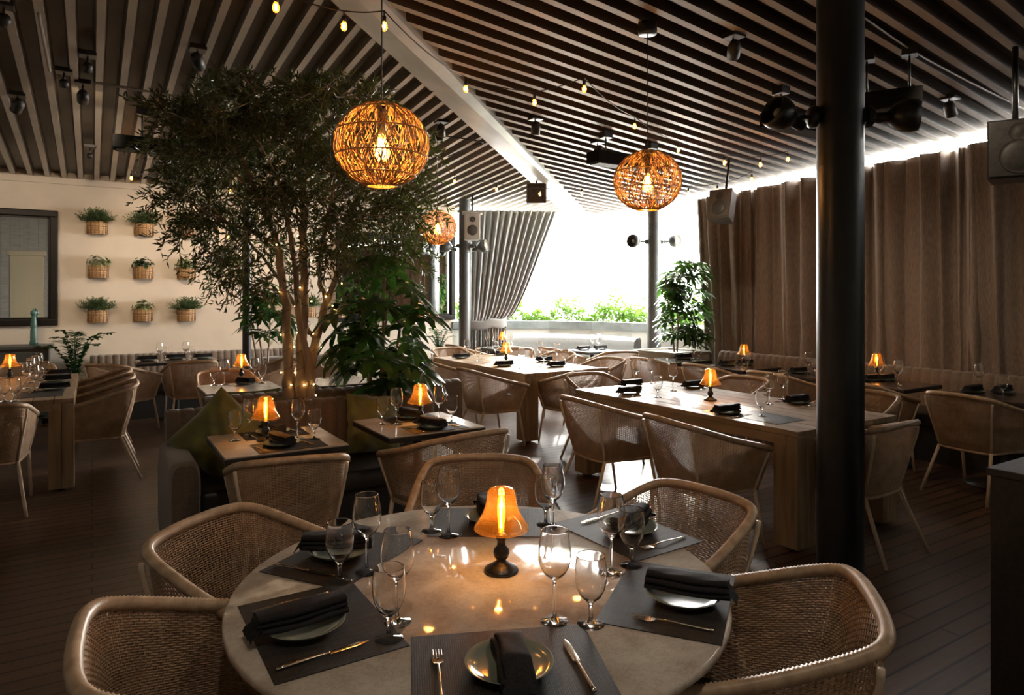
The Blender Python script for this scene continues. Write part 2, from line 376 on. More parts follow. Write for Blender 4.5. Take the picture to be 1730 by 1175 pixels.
# n points inwards (to the room) for d > 0
def bandmesh(pl, d0, d1, z0, z1):
    a = offs(pl, d0); b = offs(pl, d1); m = MB(); n = len(pl)
    v = [(x, y, z) for (x, y), z in [(q, z0) for q in a]+[(q, z0) for q in b]+[(q, z1) for q in a]+[(q, z1) for q in b]]
    f = []
    for i in range(n-1):
        j = i+1
        f += [(i, j, n+j, n+i), (2*n+i, 3*n+i, 3*n+j, 2*n+j), (i, 2*n+i, 2*n+j, j), (n+i, n+j, 3*n+j, 3*n+i)]
    f += [(0, n, 3*n, 2*n), (n-1, 3*n-1, 4*n-1, 2*n-1)]
    return m.add(v, f)
struct(bandmesh(WP, -.25, .0, 0, 1.0).build('wall_window', M['parapet'], fix=True))
struct(bandmesh(WP, -.3, .03, 1.0, 1.135).build('trim_2', M['ledge'], fix=True))
struct(MB().box(-20, 30, -12, 40, -.6, -.13).build('outside_ground', M['parapet']))

# ceiling: ribbed steel decking in two planes that meet at a broad flat beam
PER = .178
def ybL(x): return 4.61+(x-1.52)*.930
def ybR(x): return 4.27+(x-1.72)*.895
ml = MB(); prof = []
x = -4.6
DEP = .075
while x < 7.4:
    for dx, dz in ((0, 0), (.052, 0), (.068, DEP), (.162, DEP)): prof.append((x+dx, dz))
    x += PER
vs_ = []; fs = []
for px, dz in prof:
    y0 = max(ybL(px)-.03, -3.1); y1 = YW+.15 if px < 5.4 else 10.75
    y0 = min(y0, y1-.01)
    vs_ += [(px, y0, zl(px, y0)+dz), (px, y1, zl(px, y1)+dz)]
for i in range(len(prof)-1): fs.append((2*i, 2*i+2, 2*i+3, 2*i+1))
ml.add(vs_, fs)
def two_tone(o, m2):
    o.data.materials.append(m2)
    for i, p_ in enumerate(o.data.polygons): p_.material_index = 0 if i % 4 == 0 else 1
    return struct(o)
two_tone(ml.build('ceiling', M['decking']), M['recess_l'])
mr = MB(); e = Vector((.9975, .071)); n2 = Vector((-.071, .9975)); prof = []; q = -3.4
while q < 8.6:
    for dx, dz in ((0, 0), (.056, 0), (.070, DEP), (.164, DEP)): prof.append((q+dx, dz))
    q += PER
vs_ = []; fs = []
for q, dz in prof:
    # P = q*n2 + s*e ; on the beam line y = 4.27+(x-1.72)*.895
    # q*.9975+s*.071 = 4.27+.895*(-.071q+.9975s-1.72)
    s0 = (q*.9975-4.27+.895*.071*q+.895*1.72)/(.895*.9975-.071)-.03
    s0 = max(s0, -4.7)
    s1 = (7.60+.071*q)/.9975
    s0 = min(s0, s1-.01)
    a = n2*q+e*s0; b = n2*q+e*s1
    vs_ += [(a.x, a.y, zr(a.x, a.y)+dz), (b.x, b.y, zr(b.x, b.y)+dz)]
for i in range(len(prof)-1): fs.append((2*i, 2*i+2, 2*i+3, 2*i+1))
mr.add(vs_, fs)
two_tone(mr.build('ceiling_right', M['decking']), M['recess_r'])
# roof sheet over both so that no daylight leaks through
def ymid(x): return (ybL(x)+ybR(x))/2
def skin(pts, f, h): return [(x, y, f(x, y)+h) for x, y in pts]
XA, XB = -4.6, 7.2
rf = MB().add(skin([(XA, max(-3.2, ymid(XA))), (-3.45, -3.2+.0), (XB, ymid(XB)), (7.0, 10.3), (5.6, 10.75), (XA, 10.75)], zl, .14), [(0, 1, 2, 3, 4, 5)])
rf.add(skin([(-3.45, -3.2), (7.62, -3.2), (7.62, 8.9), (7.35, 9.6), (XB, ymid(XB))], zr, .14), [(0, 1, 2, 3, 4)])
struct(rf.build('roof', M['black']))
# flat beam
def bz(x, side): return (3.56-.0736*(x-1.52) if side == 0 else 3.505-.0955*(x-1.72))-.035
bb = MB(); X0, X1 = -4.5, 7.36; X0r, X1r = -4.3, 7.12
v = [(X0, ybL(X0), bz(X0, 0)), (X1, ybL(X1), bz(X1, 0)), (X1r, ybR(X1r), bz(X1r, 1)), (X0r, ybR(X0r), bz(X0r, 1))]
v += [(a, b, c+.36) for a, b, c in v]
bb.add(v, [(0, 1, 2, 3), (4, 7, 6, 5), (0, 4, 5, 1), (1, 5, 6, 2), (2, 6, 7, 3), (3, 7, 4, 0)])
struct(bb.build('trim_3', M['beam'], fix=True))

# ---------------------------------------------------------------- columns
def column(x, y, r, z1, m, name, label, conduit=False):
    t = thing(name, label, 'column', (x, y, 0))
    MB().lathe([(r, 0), (r, z1)], 40).build('shaft', m, t)
    MB().lathe([(r+.012, 0), (r+.012, .02), (r+.001, .03)], 40).build('base_ring', m, t)
    if conduit:
        MB().tube([(-.5*r-.06, -r*.86, .2), (-.5*r-.06, -r*.86, z1-.02)], .011, 8).build('conduit', M['conduit'], t)
    return t
column(3.63, 2.30, .125, zr(3.63, 2.3)+.01, M['dark_steel'], 'steel_column', 'thick near-black round steel column in the right foreground', False)
cx, cy = D(1105, 10.3); column(cx, cy, .105, zr(cx, cy)+.01, M['grey_steel'], 'steel_column', 'grey round column at the right side of the bright window')
cx, cy = D(785, 11.15); column(cx, cy, .095, zl(cx, cy)+.01, M['grey_steel'], 'steel_column', 'grey round column between the mirror and the gathered curtain')
cx, cy = D(417, 8.8); column(cx, cy, .055, zl(cx, cy)+.01, M['dark_steel'], 'steel_column', 'slim dark column behind the olive tree crown near the planter wall')

# ---------------------------------------------------------------- curtains
def curtain(name, label, y0, y1, seed, ztop=None, x=7.50, y0b=None, folds=7, grp='velvet curtains along the right side', amp=.095):
    rnd = random.Random(seed); ph = [rnd.uniform(0, 6.28) for _ in range(6)]; fr = [rnd.uniform(.7, 1.3) for _ in range(6)]
    y0b = y0 if y0b is None else y0b
    def fn(u, v):
        # u along, v 0 bottom .. 1 top
        zt = zr(x, y0+(y1-y0)*u)-.056
        z = .04+(zt-.04)*v
        uu = u+.035*(1-v)*sin(3*2*pi*u*.6+ph[4])*u*(1-u)*4+.02*sin(v*5+ph[5]+u*6)*u*(1-u)
        yy = (y0b+(y0-y0b)*min(1, v*1.0))*(1-uu)+y1*uu
        a = folds*2*pi*uu
        f = sin(a*fr[0]+ph[0])*.6+sin(a*1.63*fr[1]+ph[1]+v*1.1)*.35+sin(a*2.7*fr[2]+ph[2]+v*2.3)*.18
        f += .35*(1-v)*sin(a*.55+ph[3]+v*4)
        f = f if f > 0 else f*.8
        crease = .024*sin(z*7+ph[1]+a*.8)*max(0, .6-v)*2
        return (x+amp*f*(1+.05*(1-v))+crease, yy+.02*cos(a*1.63+ph[1]), z)
    m = MB().grid(fn, int(abs(y1-y0)*95), 46)
    o = m.build(name, M['curtain']); tag(o, label, 'curtain', grp)
    md = o.modifiers.new('thickness', 'SOLIDIFY'); md.thickness = .004
    return o
curtain('curtain', 'short brown curtain panel at the window end behind the potted plant', 7.02, 6.0, 1, y0b=6.75, folds=5)
curtain('curtain', 'brown curtain panel left of the thick black column', 6.08, 4.34, 2, folds=5)
curtain('curtain', 'brown curtain panel just right of the thick black column', 4.46, 3.18, 3, folds=4)
curtain('curtain', 'brown curtain panel at the right edge below the black loudspeaker', 3.34, 1.2, 5, folds=5, x=7.47)
cu = curtain('curtain', 'brown curtain continuing past the right edge of the view', 1.3, -2.9, 6, folds=12)
# tied-back grey curtain in front of the window
P0 = Vector((5.42, 10.12)); P1 = Vector((6.72, 9.42))
def gc(u, v):
    z = .05+(3.02-.05)*v; zt = 1.14
    full = (P1-P0); L0 = .40
    if z > zt:
        k = (z-zt)/(3.02-zt); wd = L0+(1-L0)*(k**.62)
    else:
        k = 0; wd = L0+.10*((zt-z)/zt)**.5*0+.02
    lean = .05*sin(pi*min(1, max(0, k)))
    p = P0+full*(u*wd-lean*u*.6)
    n = Vector((-full.y, full.x)).normalized()*-1
    tight = .3+.7*min(1, abs(z-zt)/.5)
    a = u*13*2*pi
    f = (sin(a)+.35*sin(a*.47+1)+.25*sin(a*1.9+2+v*3))*.045*tight*(.75+.25*k)
    sag = .05*(1-u)*(1 if k > 0 else .6)
    return (p.x+n.x*(f+sag), p.y+n.y*(f+sag), z)
t = thing('curtain', 'grey full-length curtain tied back at the left of the bright window', 'curtain')
o = MB().grid(gc, 260, 60).build('cloth', M['curtain_grey'], t); md = o.modifiers.new('thickness', 'SOLIDIFY'); md.thickness = .004
def tie(u, v):
    full = (P1-P0); n = Vector((-full.y, full.x)).normalized()*-1
    a = u*2*pi; c = P0+full*.20; d = full*.225
    p = c+d*cos(a)+n*(.075*sin(a)+.025)
    return (p.x, p.y, 1.02+.16*v+.03*cos(a)+.012*sin(a*6))
o = MB().grid(tie, 60, 4).build('tie_back', M['curtain_grey'], t); md = o.modifiers.new('thickness', 'SOLIDIFY'); md.thickness = .006

# ---------------------------------------------------------------- benches
def bench(name, label, p0, p1, depth, zb, zs=.46, tb=.10, arm0=False, arm1=False, m=None, chan=.085, curve=None):
    """p0->p1 runs along the back face; the seat lies to the right of that direction"""
    m = m or M['taupe']
    a = Vector(p0); b = Vector(p1); L = (b-a).length; ang = atan2((b-a).y, (b-a).x)
    t = thing(name, label, 'bench', (a.x, a.y, 0), ang)   # local x along, local -y towards the seat
    n = max(2, round(L/chan)); cw = L/n
    def fn(u, v):
        X = u*L; k = abs(sin(pi*X/cw)); bulge = .014*k**.45
        # section around back: from seat up the front face, over the top, down behind
        S = [(-tb*.9, zs-.05), (-tb*.95, zs+.12), (-tb*.85, zb-.07), (-tb*.62, zb-.015), (-tb*.2, zb), (tb*.25, zb-.02), (tb*.42, zb-.08), (tb*.45, .12)]
        q = v*(len(S)-1); i = min(int(q), len(S)-2); f = q-i
        y = S[i][0]*(1-f)+S[i+1][0]*f; z = S[i][1]*(1-f)+S[i+1][1]*f
        if y < tb*.1: y -= bulge*(1 if v < .5 else .6)
        z += bulge*.6*(1 if .35 < v < .8 else 0)
        return (X, y, z)
    bk = MB().grid(fn, n*8, 21)
    for X in (0, L):
        bk.add([(X, -tb*.95, zs-.05), (X, -tb*.85, zb-.07), (X, -tb*.2, zb), (X, tb*.42, zb-.08), (X, tb*.45, .12), (X, -tb*.9, .12)], [(0, 1, 2, 3, 4, 5)])
    bk.build('backrest', m, t)
    MB().box(.0+(.12 if arm0 else 0), L-(.12 if arm1 else 0), -depth, -tb*.7, zs-.14, zs, ch=.035).build('seat', M['leather'], t)
    MB().box(.02, L-.02, -depth+.05, tb*.3, 0, zs-.14).build('plinth', M['satin_black'], t)
    for flag, X0_, X1_ in ((arm0, -.04, .13), (arm1, L-.13, L+.04)):
        if flag:
            poly = []
            y0, y1 = -depth-.02, tb*.3
            def av(u, v):
                # rounded arm block: section in x/z swept along y
                a_ = u*2*pi; hw = (X1_-X0_)/2; cxm = (X0_+X1_)/2; z0, z1 = .03, .64; hz = (z1-z0)/2; cz = (z0+z1)/2
                ex = 5.0; c_, s_ = cos(a_), sin(a_)
                y = y0+(y1-y0)*v; kk = min(1, (v)/.06, 1); kk = .82+.18*sqrt(max(0, min(1, kk)))
                bul = 1+.12*sin(pi*v)*0
                return (cxm+hw*kk*math.copysign(abs(c_)**(2/ex), c_)*bul, y, cz+hz*(kk*.3+.7)*math.copysign(abs(s_)**(2/ex), s_))
            am = MB().grid(av, 40, 16)
            n0 = len(am.v); am.add([av(i/40, 0) for i in range(40)], [tuple(range(40))]); am.build('arm', m, t)
    return t
bench('banquette', 'taupe channel-backed banquette with rounded arm holding the olive cushion', (2.45, 4.77), (.42, 4.77), .62, .84, arm0=False, arm1=True) if False else None
b1 = bench('banquette', 'taupe channel-backed banquette with rounded arm holding the olive cushion', (.40, 4.86), (2.25, 4.86), .66, .845, arm0=True)
b2 = bench('banquette', 'taupe banquette backing onto the olive tree planter, facing the planter wall', (2.75, 5.30), (.68, 5.30), .60, .845)
b3 = bench('banquette', 'grey-taupe channelled bench along the wall with the basket planters', (-.02, YW-.09), (2.95, YW-.09), .6, .80)
b4 = bench('banquette', 'long brown channelled bench below the right-hand curtains', (7.33, 6.35), (7.33, -1.5), .62, .83, tb=.12, chan=.095)
b6 = bench('banquette', 'plain taupe bench back behind the olive tree trunks', (3.0, 8.95), (1.84, 8.95), .5, .80, chan=1.16)
# curved bench below the window
IN = [(6.22, 10.0), (6.50, 9.80), (6.80, 9.50), (7.08, 9.05), (7.24, 8.55), (7.30, 8.00)]
t = thing('curved_bench', 'curved grey bench below the bright window', 'bench')
def smooth(pl, n): return [(p.x, p.y) for p in cr([(a, b, 0) for a, b in pl], n)]
INs = smooth(IN, 24)
def cb(u, v):
    i = min(int(u*23), 22); f = u*23-i; S = [(.12, .40), (.13, .6), (.10, .86), (.04, .915), (-.03, .92), (-.06, .88), (-.06, .1)]
    q = v*(len(S)-1); k = min(int(q), len(S)-2); g = q-k; d = S[k][0]*(1-g)+S[k+1][0]*g; z = S[k][1]*(1-g)+S[k+1][1]*g
    pl = _offc(round(d, 4)); return (pl[i][0]*(1-f)+pl[i+1][0]*f, pl[i][1]*(1-f)+pl[i+1][1]*f, z)
_oc = {}
def _offc(d):
    if d not in _oc: _oc[d] = offs(INs, d)
    return _oc[d]
MB().grid(cb, 69, 18).build('backrest', M['curtain_grey'], t)
bandmesh(INs, .10, .58, .30, .45).build('seat', M['curtain_grey'], t, fix=True)
bandmesh(INs, .0, .52, 0, .30).build('plinth', M['satin_black'], t, fix=True)

# ---------------------------------------------------------------- mirrors on the planter wall
def mirror(x0, x1, z0, z1, label):
    t = thing('wall_mirror', label, 'mirror', ((x0+x1)/2, YW, z0)); hw = (x1-x0)/2; h = z1-z0; fw = .085
    MB().box(-hw+fw*.6, hw-fw*.6, -.022, -.015, fw*.6, h-fw*.6).build('mirror_glass', M['mirror'], t)
    f = MB()
    for a, b, c, d in ((-hw, hw, 0, fw), (-hw, hw, h-fw, h), (-hw, -hw+fw, fw*.9, h-fw*.9), (hw-fw, hw, fw*.9, h-fw*.9)):
        f.box(a, b, -.06, -.001, c, d, ch=.012)
    for a, b, c, d in ((-hw+fw, hw-fw, fw, fw+.02), (-hw+fw, hw-fw, h-fw-.02, h-fw), (-hw+fw, -hw+fw+.02, fw, h-fw), (hw-fw-.02, hw-fw, fw, h-fw)):
        f.box(a, b, -.035, -.01, c, d)
    f.build('frame', M['frame'], t); return t
mirror(-2.5, -.37, 1.20, 2.67, 'dark-framed mirror above the slate sideboard on the planter wall')
mirror(3.25, 5.33, 1.17, 2.60, 'dark-framed mirror beside the grey column, reflecting the curtains')

# tall cream cabinet behind the viewpoint, seen only in the left mirror
t = thing('tall_cabinet', 'tall cream painted cabinet reflected in the left mirror', 'cabinet', (-1.45, -.9, 0))
MB().box(-.36, .36, -.25, .2, 0, 2.62).build('body', M['cabinet'], t)
MB().box(-.42, .42, -.28, .26, 2.62, 2.76, ch=.03).build('cornice', M['cabinet'], t)
d = MB().box(-.34, .10, .2, .225, .1, 2.55)
for z0, z1 in ((.18, 1.2), (1.28, 2.47)): d.box(-.27, .03, .225, .235, z0, z1)
d.build('door', M['cabinet'], t)
s_ = MB()
for z in (.1, .55, 1.0, 1.45, 1.9, 2.3): s_.box(.12, .35, .2, .24, z, z+.03)
s_.build('shelf', M['cabinet'], t)

# ---------------------------------------------------------------- sideboard, carafe, pepper mill
t = thing('sideboard', 'slate blue sideboard against the planter wall at the left edge', 'sideboard', (-1.55, 10.28, 0))
MB().box(-1.1, 1.1, -.20, .20, .08, .93).build('body', M['slate_paint'], t)
MB().box(-1.14, 1.14, -.24, .21, .93, .97, ch=.006).build('top', M['slate_paint'], t)
for i in range(4):
    d = MB().box(-1.07+i*.54, -1.07+i*.54+.51, -.222, -.20, .12, .89); d.box(-1.01+i*.54, -1.07+i*.54+.45, -.228, -.222, .18, .83)
    dd = d.build('door', M['slate_paint'], t); MB().sphere((-1.07+i*.54+.46, -.245, .55), .014).build('knob', M['cutlery'], dd)
for X in (-1.0, 1.0):
    for Y in (-.15, .15): MB().box(X-.03, X+.03, Y-.03, Y+.03, 0, .08).build('leg', M['slate_paint'], t)
o = MB().lathe([(.0, .005), (.055, .005), (.062, .02), (.062, .06), (.035, .13), (.026, .18), (.034, .235), (.04, .25)], 24).build('carafe', M['glass'], loc=WD(13, 585, 8.55)); o.location.z = .971
tag(o, 'clear glass carafe on the slate sideboard', 'carafe')
o2 = MB().lathe([(.0, .005), (.05, .005), (.056, .02), (.056, .05), (.032, .11), (.024, .15), (.032, .2), (.036, .21)], 24).build('carafe', M['glass'], loc=WD(4, 583, 8.75)); o2.location.z = .971
tag(o2, 'smaller clear carafe half out of frame on the slate sideboard', 'carafe')
t = thing('pepper_mill', 'tall teal pepper mill standing on the slate sideboard', 'pepper mill', (*D(57, 8.45), .971))
MB().lathe([(0, 0), (.045, 0), (.047, .02), (.038, .05), (.036, .18), (.029, .2), (.033, .22), (.036, .25), (.026, .33), (.024, .36), (0, .36)], 20).build('body', M['teal'], t)
MB().lathe([(.024, .36), (.034, .375), (.036, .40), (.03, .42), (.01, .43), (.008, .445), (0, .447)], 20).build('cap', M['teal'], t)

# black service counter at the right edge
t = thing('service_counter', 'black service counter at the right edge of the foreground', 'counter', (3.5, .72, 0))
MB().box(-.48, .5, -1.2, .56, 0, .87).build('body', M['satin_black'], t)
MB().box(-.49, .51, -1.22, .575, .87, .90, ch=.004).build('top', M['satin_black'], t)
o = MB().lathe([(0, .0), (.05, 0), (.085, .03), (.095, .07), (.09, .075), (.08, .035), (.045, .012), (0, .012)], 24).build('bowl', M['black'], loc=(3.36, 1.13, .901))
tag(o, 'small black bowl on the black service counter at the right edge', 'bowl')

# ================================================================ CHAIRS
TOPC = [(-0.296, 0.285, 0.635), (-0.3, 0.14, 0.672), (-0.29, 0, 0.708), (-0.272, -0.13, 0.748), (-0.252, -0.225, 0.778), (-0.222, -0.278, 0.795), (-0.165, -0.302, 0.803), (-0.07, -0.312, 0.808), (0.07, -0.312, 0.808), (0.165, -0.302, 0.803), (0.222, -0.278, 0.795), (0.252, -0.225, 0.778), (0.272, -0.13, 0.748), (0.29, 0, 0.708), (0.3, 0.14, 0.672), (0.296, 0.285, 0.635)]
BOTC = [(-0.245, 0.235, 0.384), (-0.24, 0.12, 0.378), (-0.226, 0, 0.374), (-0.21, -0.09, 0.372), (-0.195, -0.15, 0.372), (-0.17, -0.192, 0.372), (-0.12, -0.208, 0.372), (-0.045, -0.214, 0.372), (0.045, -0.214, 0.372), (0.12, -0.208, 0.372), (0.17, -0.192, 0.372), (0.195, -0.15, 0.372), (0.21, -0.09, 0.372), (0.226, 0, 0.374), (0.24, 0.12, 0.378), (0.245, 0.235, 0.384)]
NS = 216
_T = cr(TOPC, NS+1); _B = cr(BOTC, NS+1)
def arclen(pts, n):
    L = [0]
    for a, b in zip(pts, pts[1:]): L.append(L[-1]+(b-a).length)
    out = []; k = 0
    for i in range(n):
        d = L[-1]*i/(n-1)
        while k < len(pts)-2 and L[k+1] < d: k += 1
        out.append(pts[k].lerp(pts[k+1], (d-L[k])/max(1e-9, L[k+1]-L[k])))
    return out
def shell(i, v):
    a = _T[i]; b = _B[i]; p = b.lerp(a, v); n = Vector((p.x, p.y, 0)).normalized(); return p+n*(.012*sin(pi*v)), n
def make_chair():
    t = thing('wicker_armchair', 'x', 'chair')
    m = MB(); R = 56
    for r in range(R):
        v = (r+.6)/R; pts = []
        for i in range(0, NS+1):
            p, n = shell(i, v); off = .0026*(1 if (i+r) % 2 else -1) if i % 1 == 0 else 0
            # over-under weave around stakes every second sample
            ph = (i//2+r) % 2; off = .0026*(1 if ph else -1)*(1 if i % 2 == 0 else 0)
            pts.append(p+n*off)
        m.tube(pts, .0025, 4, cap=False, up=(0, 0, 1))
    for i in range(0, NS+1, 2):
        m.tube([shell(i, v)[0] for v in (0, .25, .5, .75, 1)], .0023, 3, cap=False)
    m.build('wicker_shell', M['wicker'], t)
    # wrapped rim, running over the arms and the back
    rim = []; N = 430; pt = arclen(cr([(-.240, .235, .39), (-.25, .262, .49), (-.258, .287, .60)]+TOPC+[(.258, .287, .60), (.25, .262, .49), (.240, .235, .39)], 240), N)
    rr = [(.0192 if k % 2 == 0 else .0158) for k in range(N)]
    MB().tube(pt, rr, 8).build('rim', M['rim'], t)
    MB().tube([p+Vector((0, 0, -.004)) for p in cr(BOTC, 40)], .011, 6).build('lower_rail', M['rim'], t)
    s_ = MB(); poly = [(p.x*.985, p.y*.985) for p in cr(BOTC, 30)]
    s_.prism(poly, .376, .398); s_.build('seat', M['wicker'], t)
    c = MB(); poly2 = [(p.x*.93, p.y*.93) for p in cr(BOTC, 30)]; n = len(poly2)
    c.prism(poly2, .398, .428); poly3 = [(x*.96, y*.96) for x, y in poly2]
    c.add([(x, y, .428) for x, y in poly2]+[(x, y, .436) for x, y in poly3], [(i, (i+1) % n, n+(i+1) % n, n+i) for i in range(n)]+[tuple(range(n, 2*n))], True)
    c.build('seat_cushion', M['pad'], t)
    f = MB()
    for s in (-1, 1):
        f.tube(cr([(s*.196, -.178, .372), (s*.215, -.210, .5), (s*.248, -.262, .70), (s*.255, -.268, .765)], 8), .0085, 8)
        f.tube(cr([(s*.250, .205, .372), (s*.280, .235, .50), (s*.306, .270, .615)], 8), .0085, 8)
        f.tube([(s*.196, -.175, .366), (s*.250, .2, .366)], .009, 8)
    f.tube([(-.196, -.172, .366), (.196, -.172, .366)], .009, 8); f.tube([(-.250, .2, .366), (.250, .2, .366)], .009, 8)
    f.build('frame', M['cream_metal'], t)
    for s in (-1, 1):
        MB().tube([(s*.250, .205, .374), (s*.256, .24, .2), (s*.264, .275, 0)], [.0125, .012, .011], 10).build('leg', M['cream_metal'], t)
        MB().tube([(s*.196, -.178, .374), (s*.222, -.250, .2), (s*.252, -.335, 0)], [.0125, .012, .011], 10).build('leg', M['cream_metal'], t)
    return t
CH = make_chair()
G_CH = {'round': 'wicker armchairs around the round marble table', 'near': 'wicker armchairs at the near teak table', 'far': 'wicker armchairs at the far teak table',
        'left': 'wicker armchairs at the left teak table', 'small': 'wicker armchairs at the small tables', 'wall': 'wicker armchairs near the planter wall', 'curt': 'wicker armchairs at the curtain-side tables',
        'win': 'wicker armchairs by the window'}
def chair(x, y, deg, label, g):
    """deg: heading of the seat, 0 = +x"""
    return place(CH, (x, y, 0), radians(deg-90), label, G_CH[g])
RX, RY = .971, 1.737
def rc(ang, dist, label, tw=0): chair(RX+dist*cos(radians(ang)), RY+dist*sin(radians(ang)), ang+180+tw, label, 'round')
rc(61, .94, 'wicker armchair behind the round marble table, seen past the amber lamp')
rc(8, .80, 'wicker armchair at the right-rear of the round marble table', -4)
rc(313, .73, 'large wicker armchair at the lower right of the round marble table')
rc(130, .74, 'wicker armchair at the left-rear of the round marble table')
rc(177, .69, 'wicker armchair at the bottom left corner of the picture')
chair(.86, 3.56, 80, 'wicker armchair with its back to us at the small table with the olive cushion', 'small')
chair(1.79, 3.62, 97, 'wicker armchair with its back to us at the right of the two small stone tables', 'small')
chair(3.36, 4.02, -3, 'wicker armchair at the window-end of the near side of the near teak table', 'near')
chair(3.33, 3.06, -8, 'wicker armchair on the near side of the near teak table, closest to the black column', 'near')
chair(4.12, 2.52, 92, 'wicker armchair at the near end of the near teak table, right of the black column', 'near')
chair(4.97, 4.25, 180, 'wicker armchair across the near teak table, left of the black column', 'near')
chair(5.02, 3.10, 180, 'wicker armchair across the near teak table, right of the black column', 'near')
chair(4.14, 5.03, -90, 'wicker armchair at the window end of the near teak table', 'near')
chair(3.62, 6.28, -2, 'wicker armchair on the left long side of the far teak table, nearest us', 'far')
chair(3.66, 7.36, -4, 'wicker armchair on the left long side of the far teak table, second from us', 'far')
chair(4.42, 5.86, 97, 'wicker armchair at the near end of the far teak table', 'far')
chair(5.18, 6.45, 180, 'wicker armchair on the window side of the far teak table, nearest us', 'far')
chair(5.22, 7.5, 183, 'wicker armchair on the window side of the far teak table, furthest from us', 'far')
chair(4.45, 8.72, -88, 'wicker armchair at the far end of the far teak table', 'far')
chair(3.75, 9.0, 20, 'wicker armchair behind the schefflera beside the pale planter pot', 'win')
chair(5.05, 9.45, 0, 'wicker armchair left of the furthest table by the gathered curtain', 'win')
chair(5.45, 8.72, 60, 'wicker armchair in front of the furthest table by the gathered curtain', 'win')
chair(5.98, 8.22, 5, 'wicker armchair left of the small table under the bright window', 'win')
chair(6.30, 7.42, 74, 'wicker armchair with its back to us below the bright window, left of the grey column', 'win')
chair(6.02, 6.20, 0, 'wicker armchair at the first curtain-side table from the window', 'curt')
chair(6.02, 5.32, -4, 'wicker armchair at the second curtain-side table from the window', 'curt')
chair(6.02, 4.42, -3, 'wicker armchair at the third curtain-side table, left of the black column', 'curt')
chair(6.02, 3.54, 0, 'wicker armchair at the curtain-side table just right of the black column', 'curt')
chair(6.02, 2.64, -6, 'wicker armchair at the curtain-side table nearest the right edge', 'curt')
chair(-.66, 6.26, 92, 'wicker armchair with its back to us at the near end of the left teak table', 'left')
for i, (y, lab) in enumerate(((6.92, 'nearest of the three wicker armchairs in a row along the left teak table'), (7.52, 'middle of the three wicker armchairs in a row along the left teak table'), (8.12, 'furthest of the three wicker armchairs in a row along the left teak table'))):
    chair(.03, y, 180, lab, 'left')
chair(-.62, 9.08, -90, 'wicker armchair at the far end of the left teak table', 'left')
chair(.30, 9.05, 48, 'wicker armchair turned sideways at the left of the table by the planter wall', 'wall')
chair(1.02, 9.02, 90, 'wicker armchair with its back to us at the table by the planter wall', 'wall')
chair(1.16, 7.22, -86, 'wicker armchair facing us behind the amber-lamp table by the olive tree', 'wall')
chair(1.78, 8.35, 190, 'wicker armchair behind the amber lamp in front of the plain taupe bench', 'wall')
chair(2.10, 7.22, -92, 'wicker armchair behind the tree trunks, between them and the schefflera', 'wall')

# ================================================================ TABLES
t = thing('round_table', 'large round marble-topped dining table in the foreground', 'table', (RX, RY, 0))
MB().lathe([(0, .722), (.694, .722), (.70, .728), (.70, .744), (.694, .75), (0, .75)], 128).build('marble_top', M['marble'], t)
MB().lathe([(0, .66), (.42, .66), (.50, .690), (.66, .704), (.66, .7215), (0, .7215)], 96).build('apron', M['satin_black'], t)
MB().lathe([(0, 0), (.36, 0), (.36, .02), (.09, .06), (.07, .12), (.07, .60), (.2, .655), (0, .655)], 48).build('pedestal', M['black'], t)

def teak(x0, x1, y0, y1, name, label):
    cx, cy = (x0+x1)/2, (y0+y1)/2; t = thing(name, label, 'table', (cx, cy, 0)); hx, hy = (x1-x0)/2, (y1-y0)/2; L = .175; th = .085
    m = MB(); n = 8; g = .004
    iw = 2*hx; bwd = iw/n
    for i in range(n):
        a = -hx+i*bwd
        m.box(a+g/2, a+bwd-g/2, -hy+.002, hy-.002, .75-.036, .75, ch=.004)
    m.build('tabletop', M['teak'], t)
    a = MB()
    for s in (-1, 1):
        a.box(min(s*hx, s*(hx-.045)), max(s*hx, s*(hx-.045)), -hy+L*.5, hy-L*.5, .75-th-.01, .7135)
        a.box(-hx+L*.5, hx-L*.5, min(s*hy, s*(hy-.045)), max(s*hy, s*(hy-.045)), .75-th-.01, .7135)
    a.build('apron', M['teak'], t)
    for sx in (-1, 1):
        for sy in (-1, 1):
            l = MB(); X0, X1 = sorted((sx*(hx-.001), sx*(hx-L))); Y0, Y1 = sorted((sy*(hy-.001), sy*(hy-L)))
            l.box(X0, (X0+X1)/2-.0015, Y0, Y1, .025, .7135, ch=.004); l.box((X0+X1)/2+.0015, X1, Y0, Y1, .025, .7135, ch=.004)
            lo = l.build('leg', M['teak_z'], t)
            MB().lathe([(0, 0), (.028, 0), (.028, .024), (0, .024)], 14, mx=T(((X0+X1)/2, (Y0+Y1)/2, 0))).build('foot', M['black'], lo)
    return t
teak(3.645, 4.745, 2.585, 4.82, 'teak_table', 'long chunky teak table nearest the black column')
teak(3.91, 4.98, 6.045, 8.33, 'teak_table', 'long chunky teak table in front of the bright window')
teak(-1.24, -.12, 6.54, 8.62, 'teak_table', 'long chunky teak table at the left edge of the view')

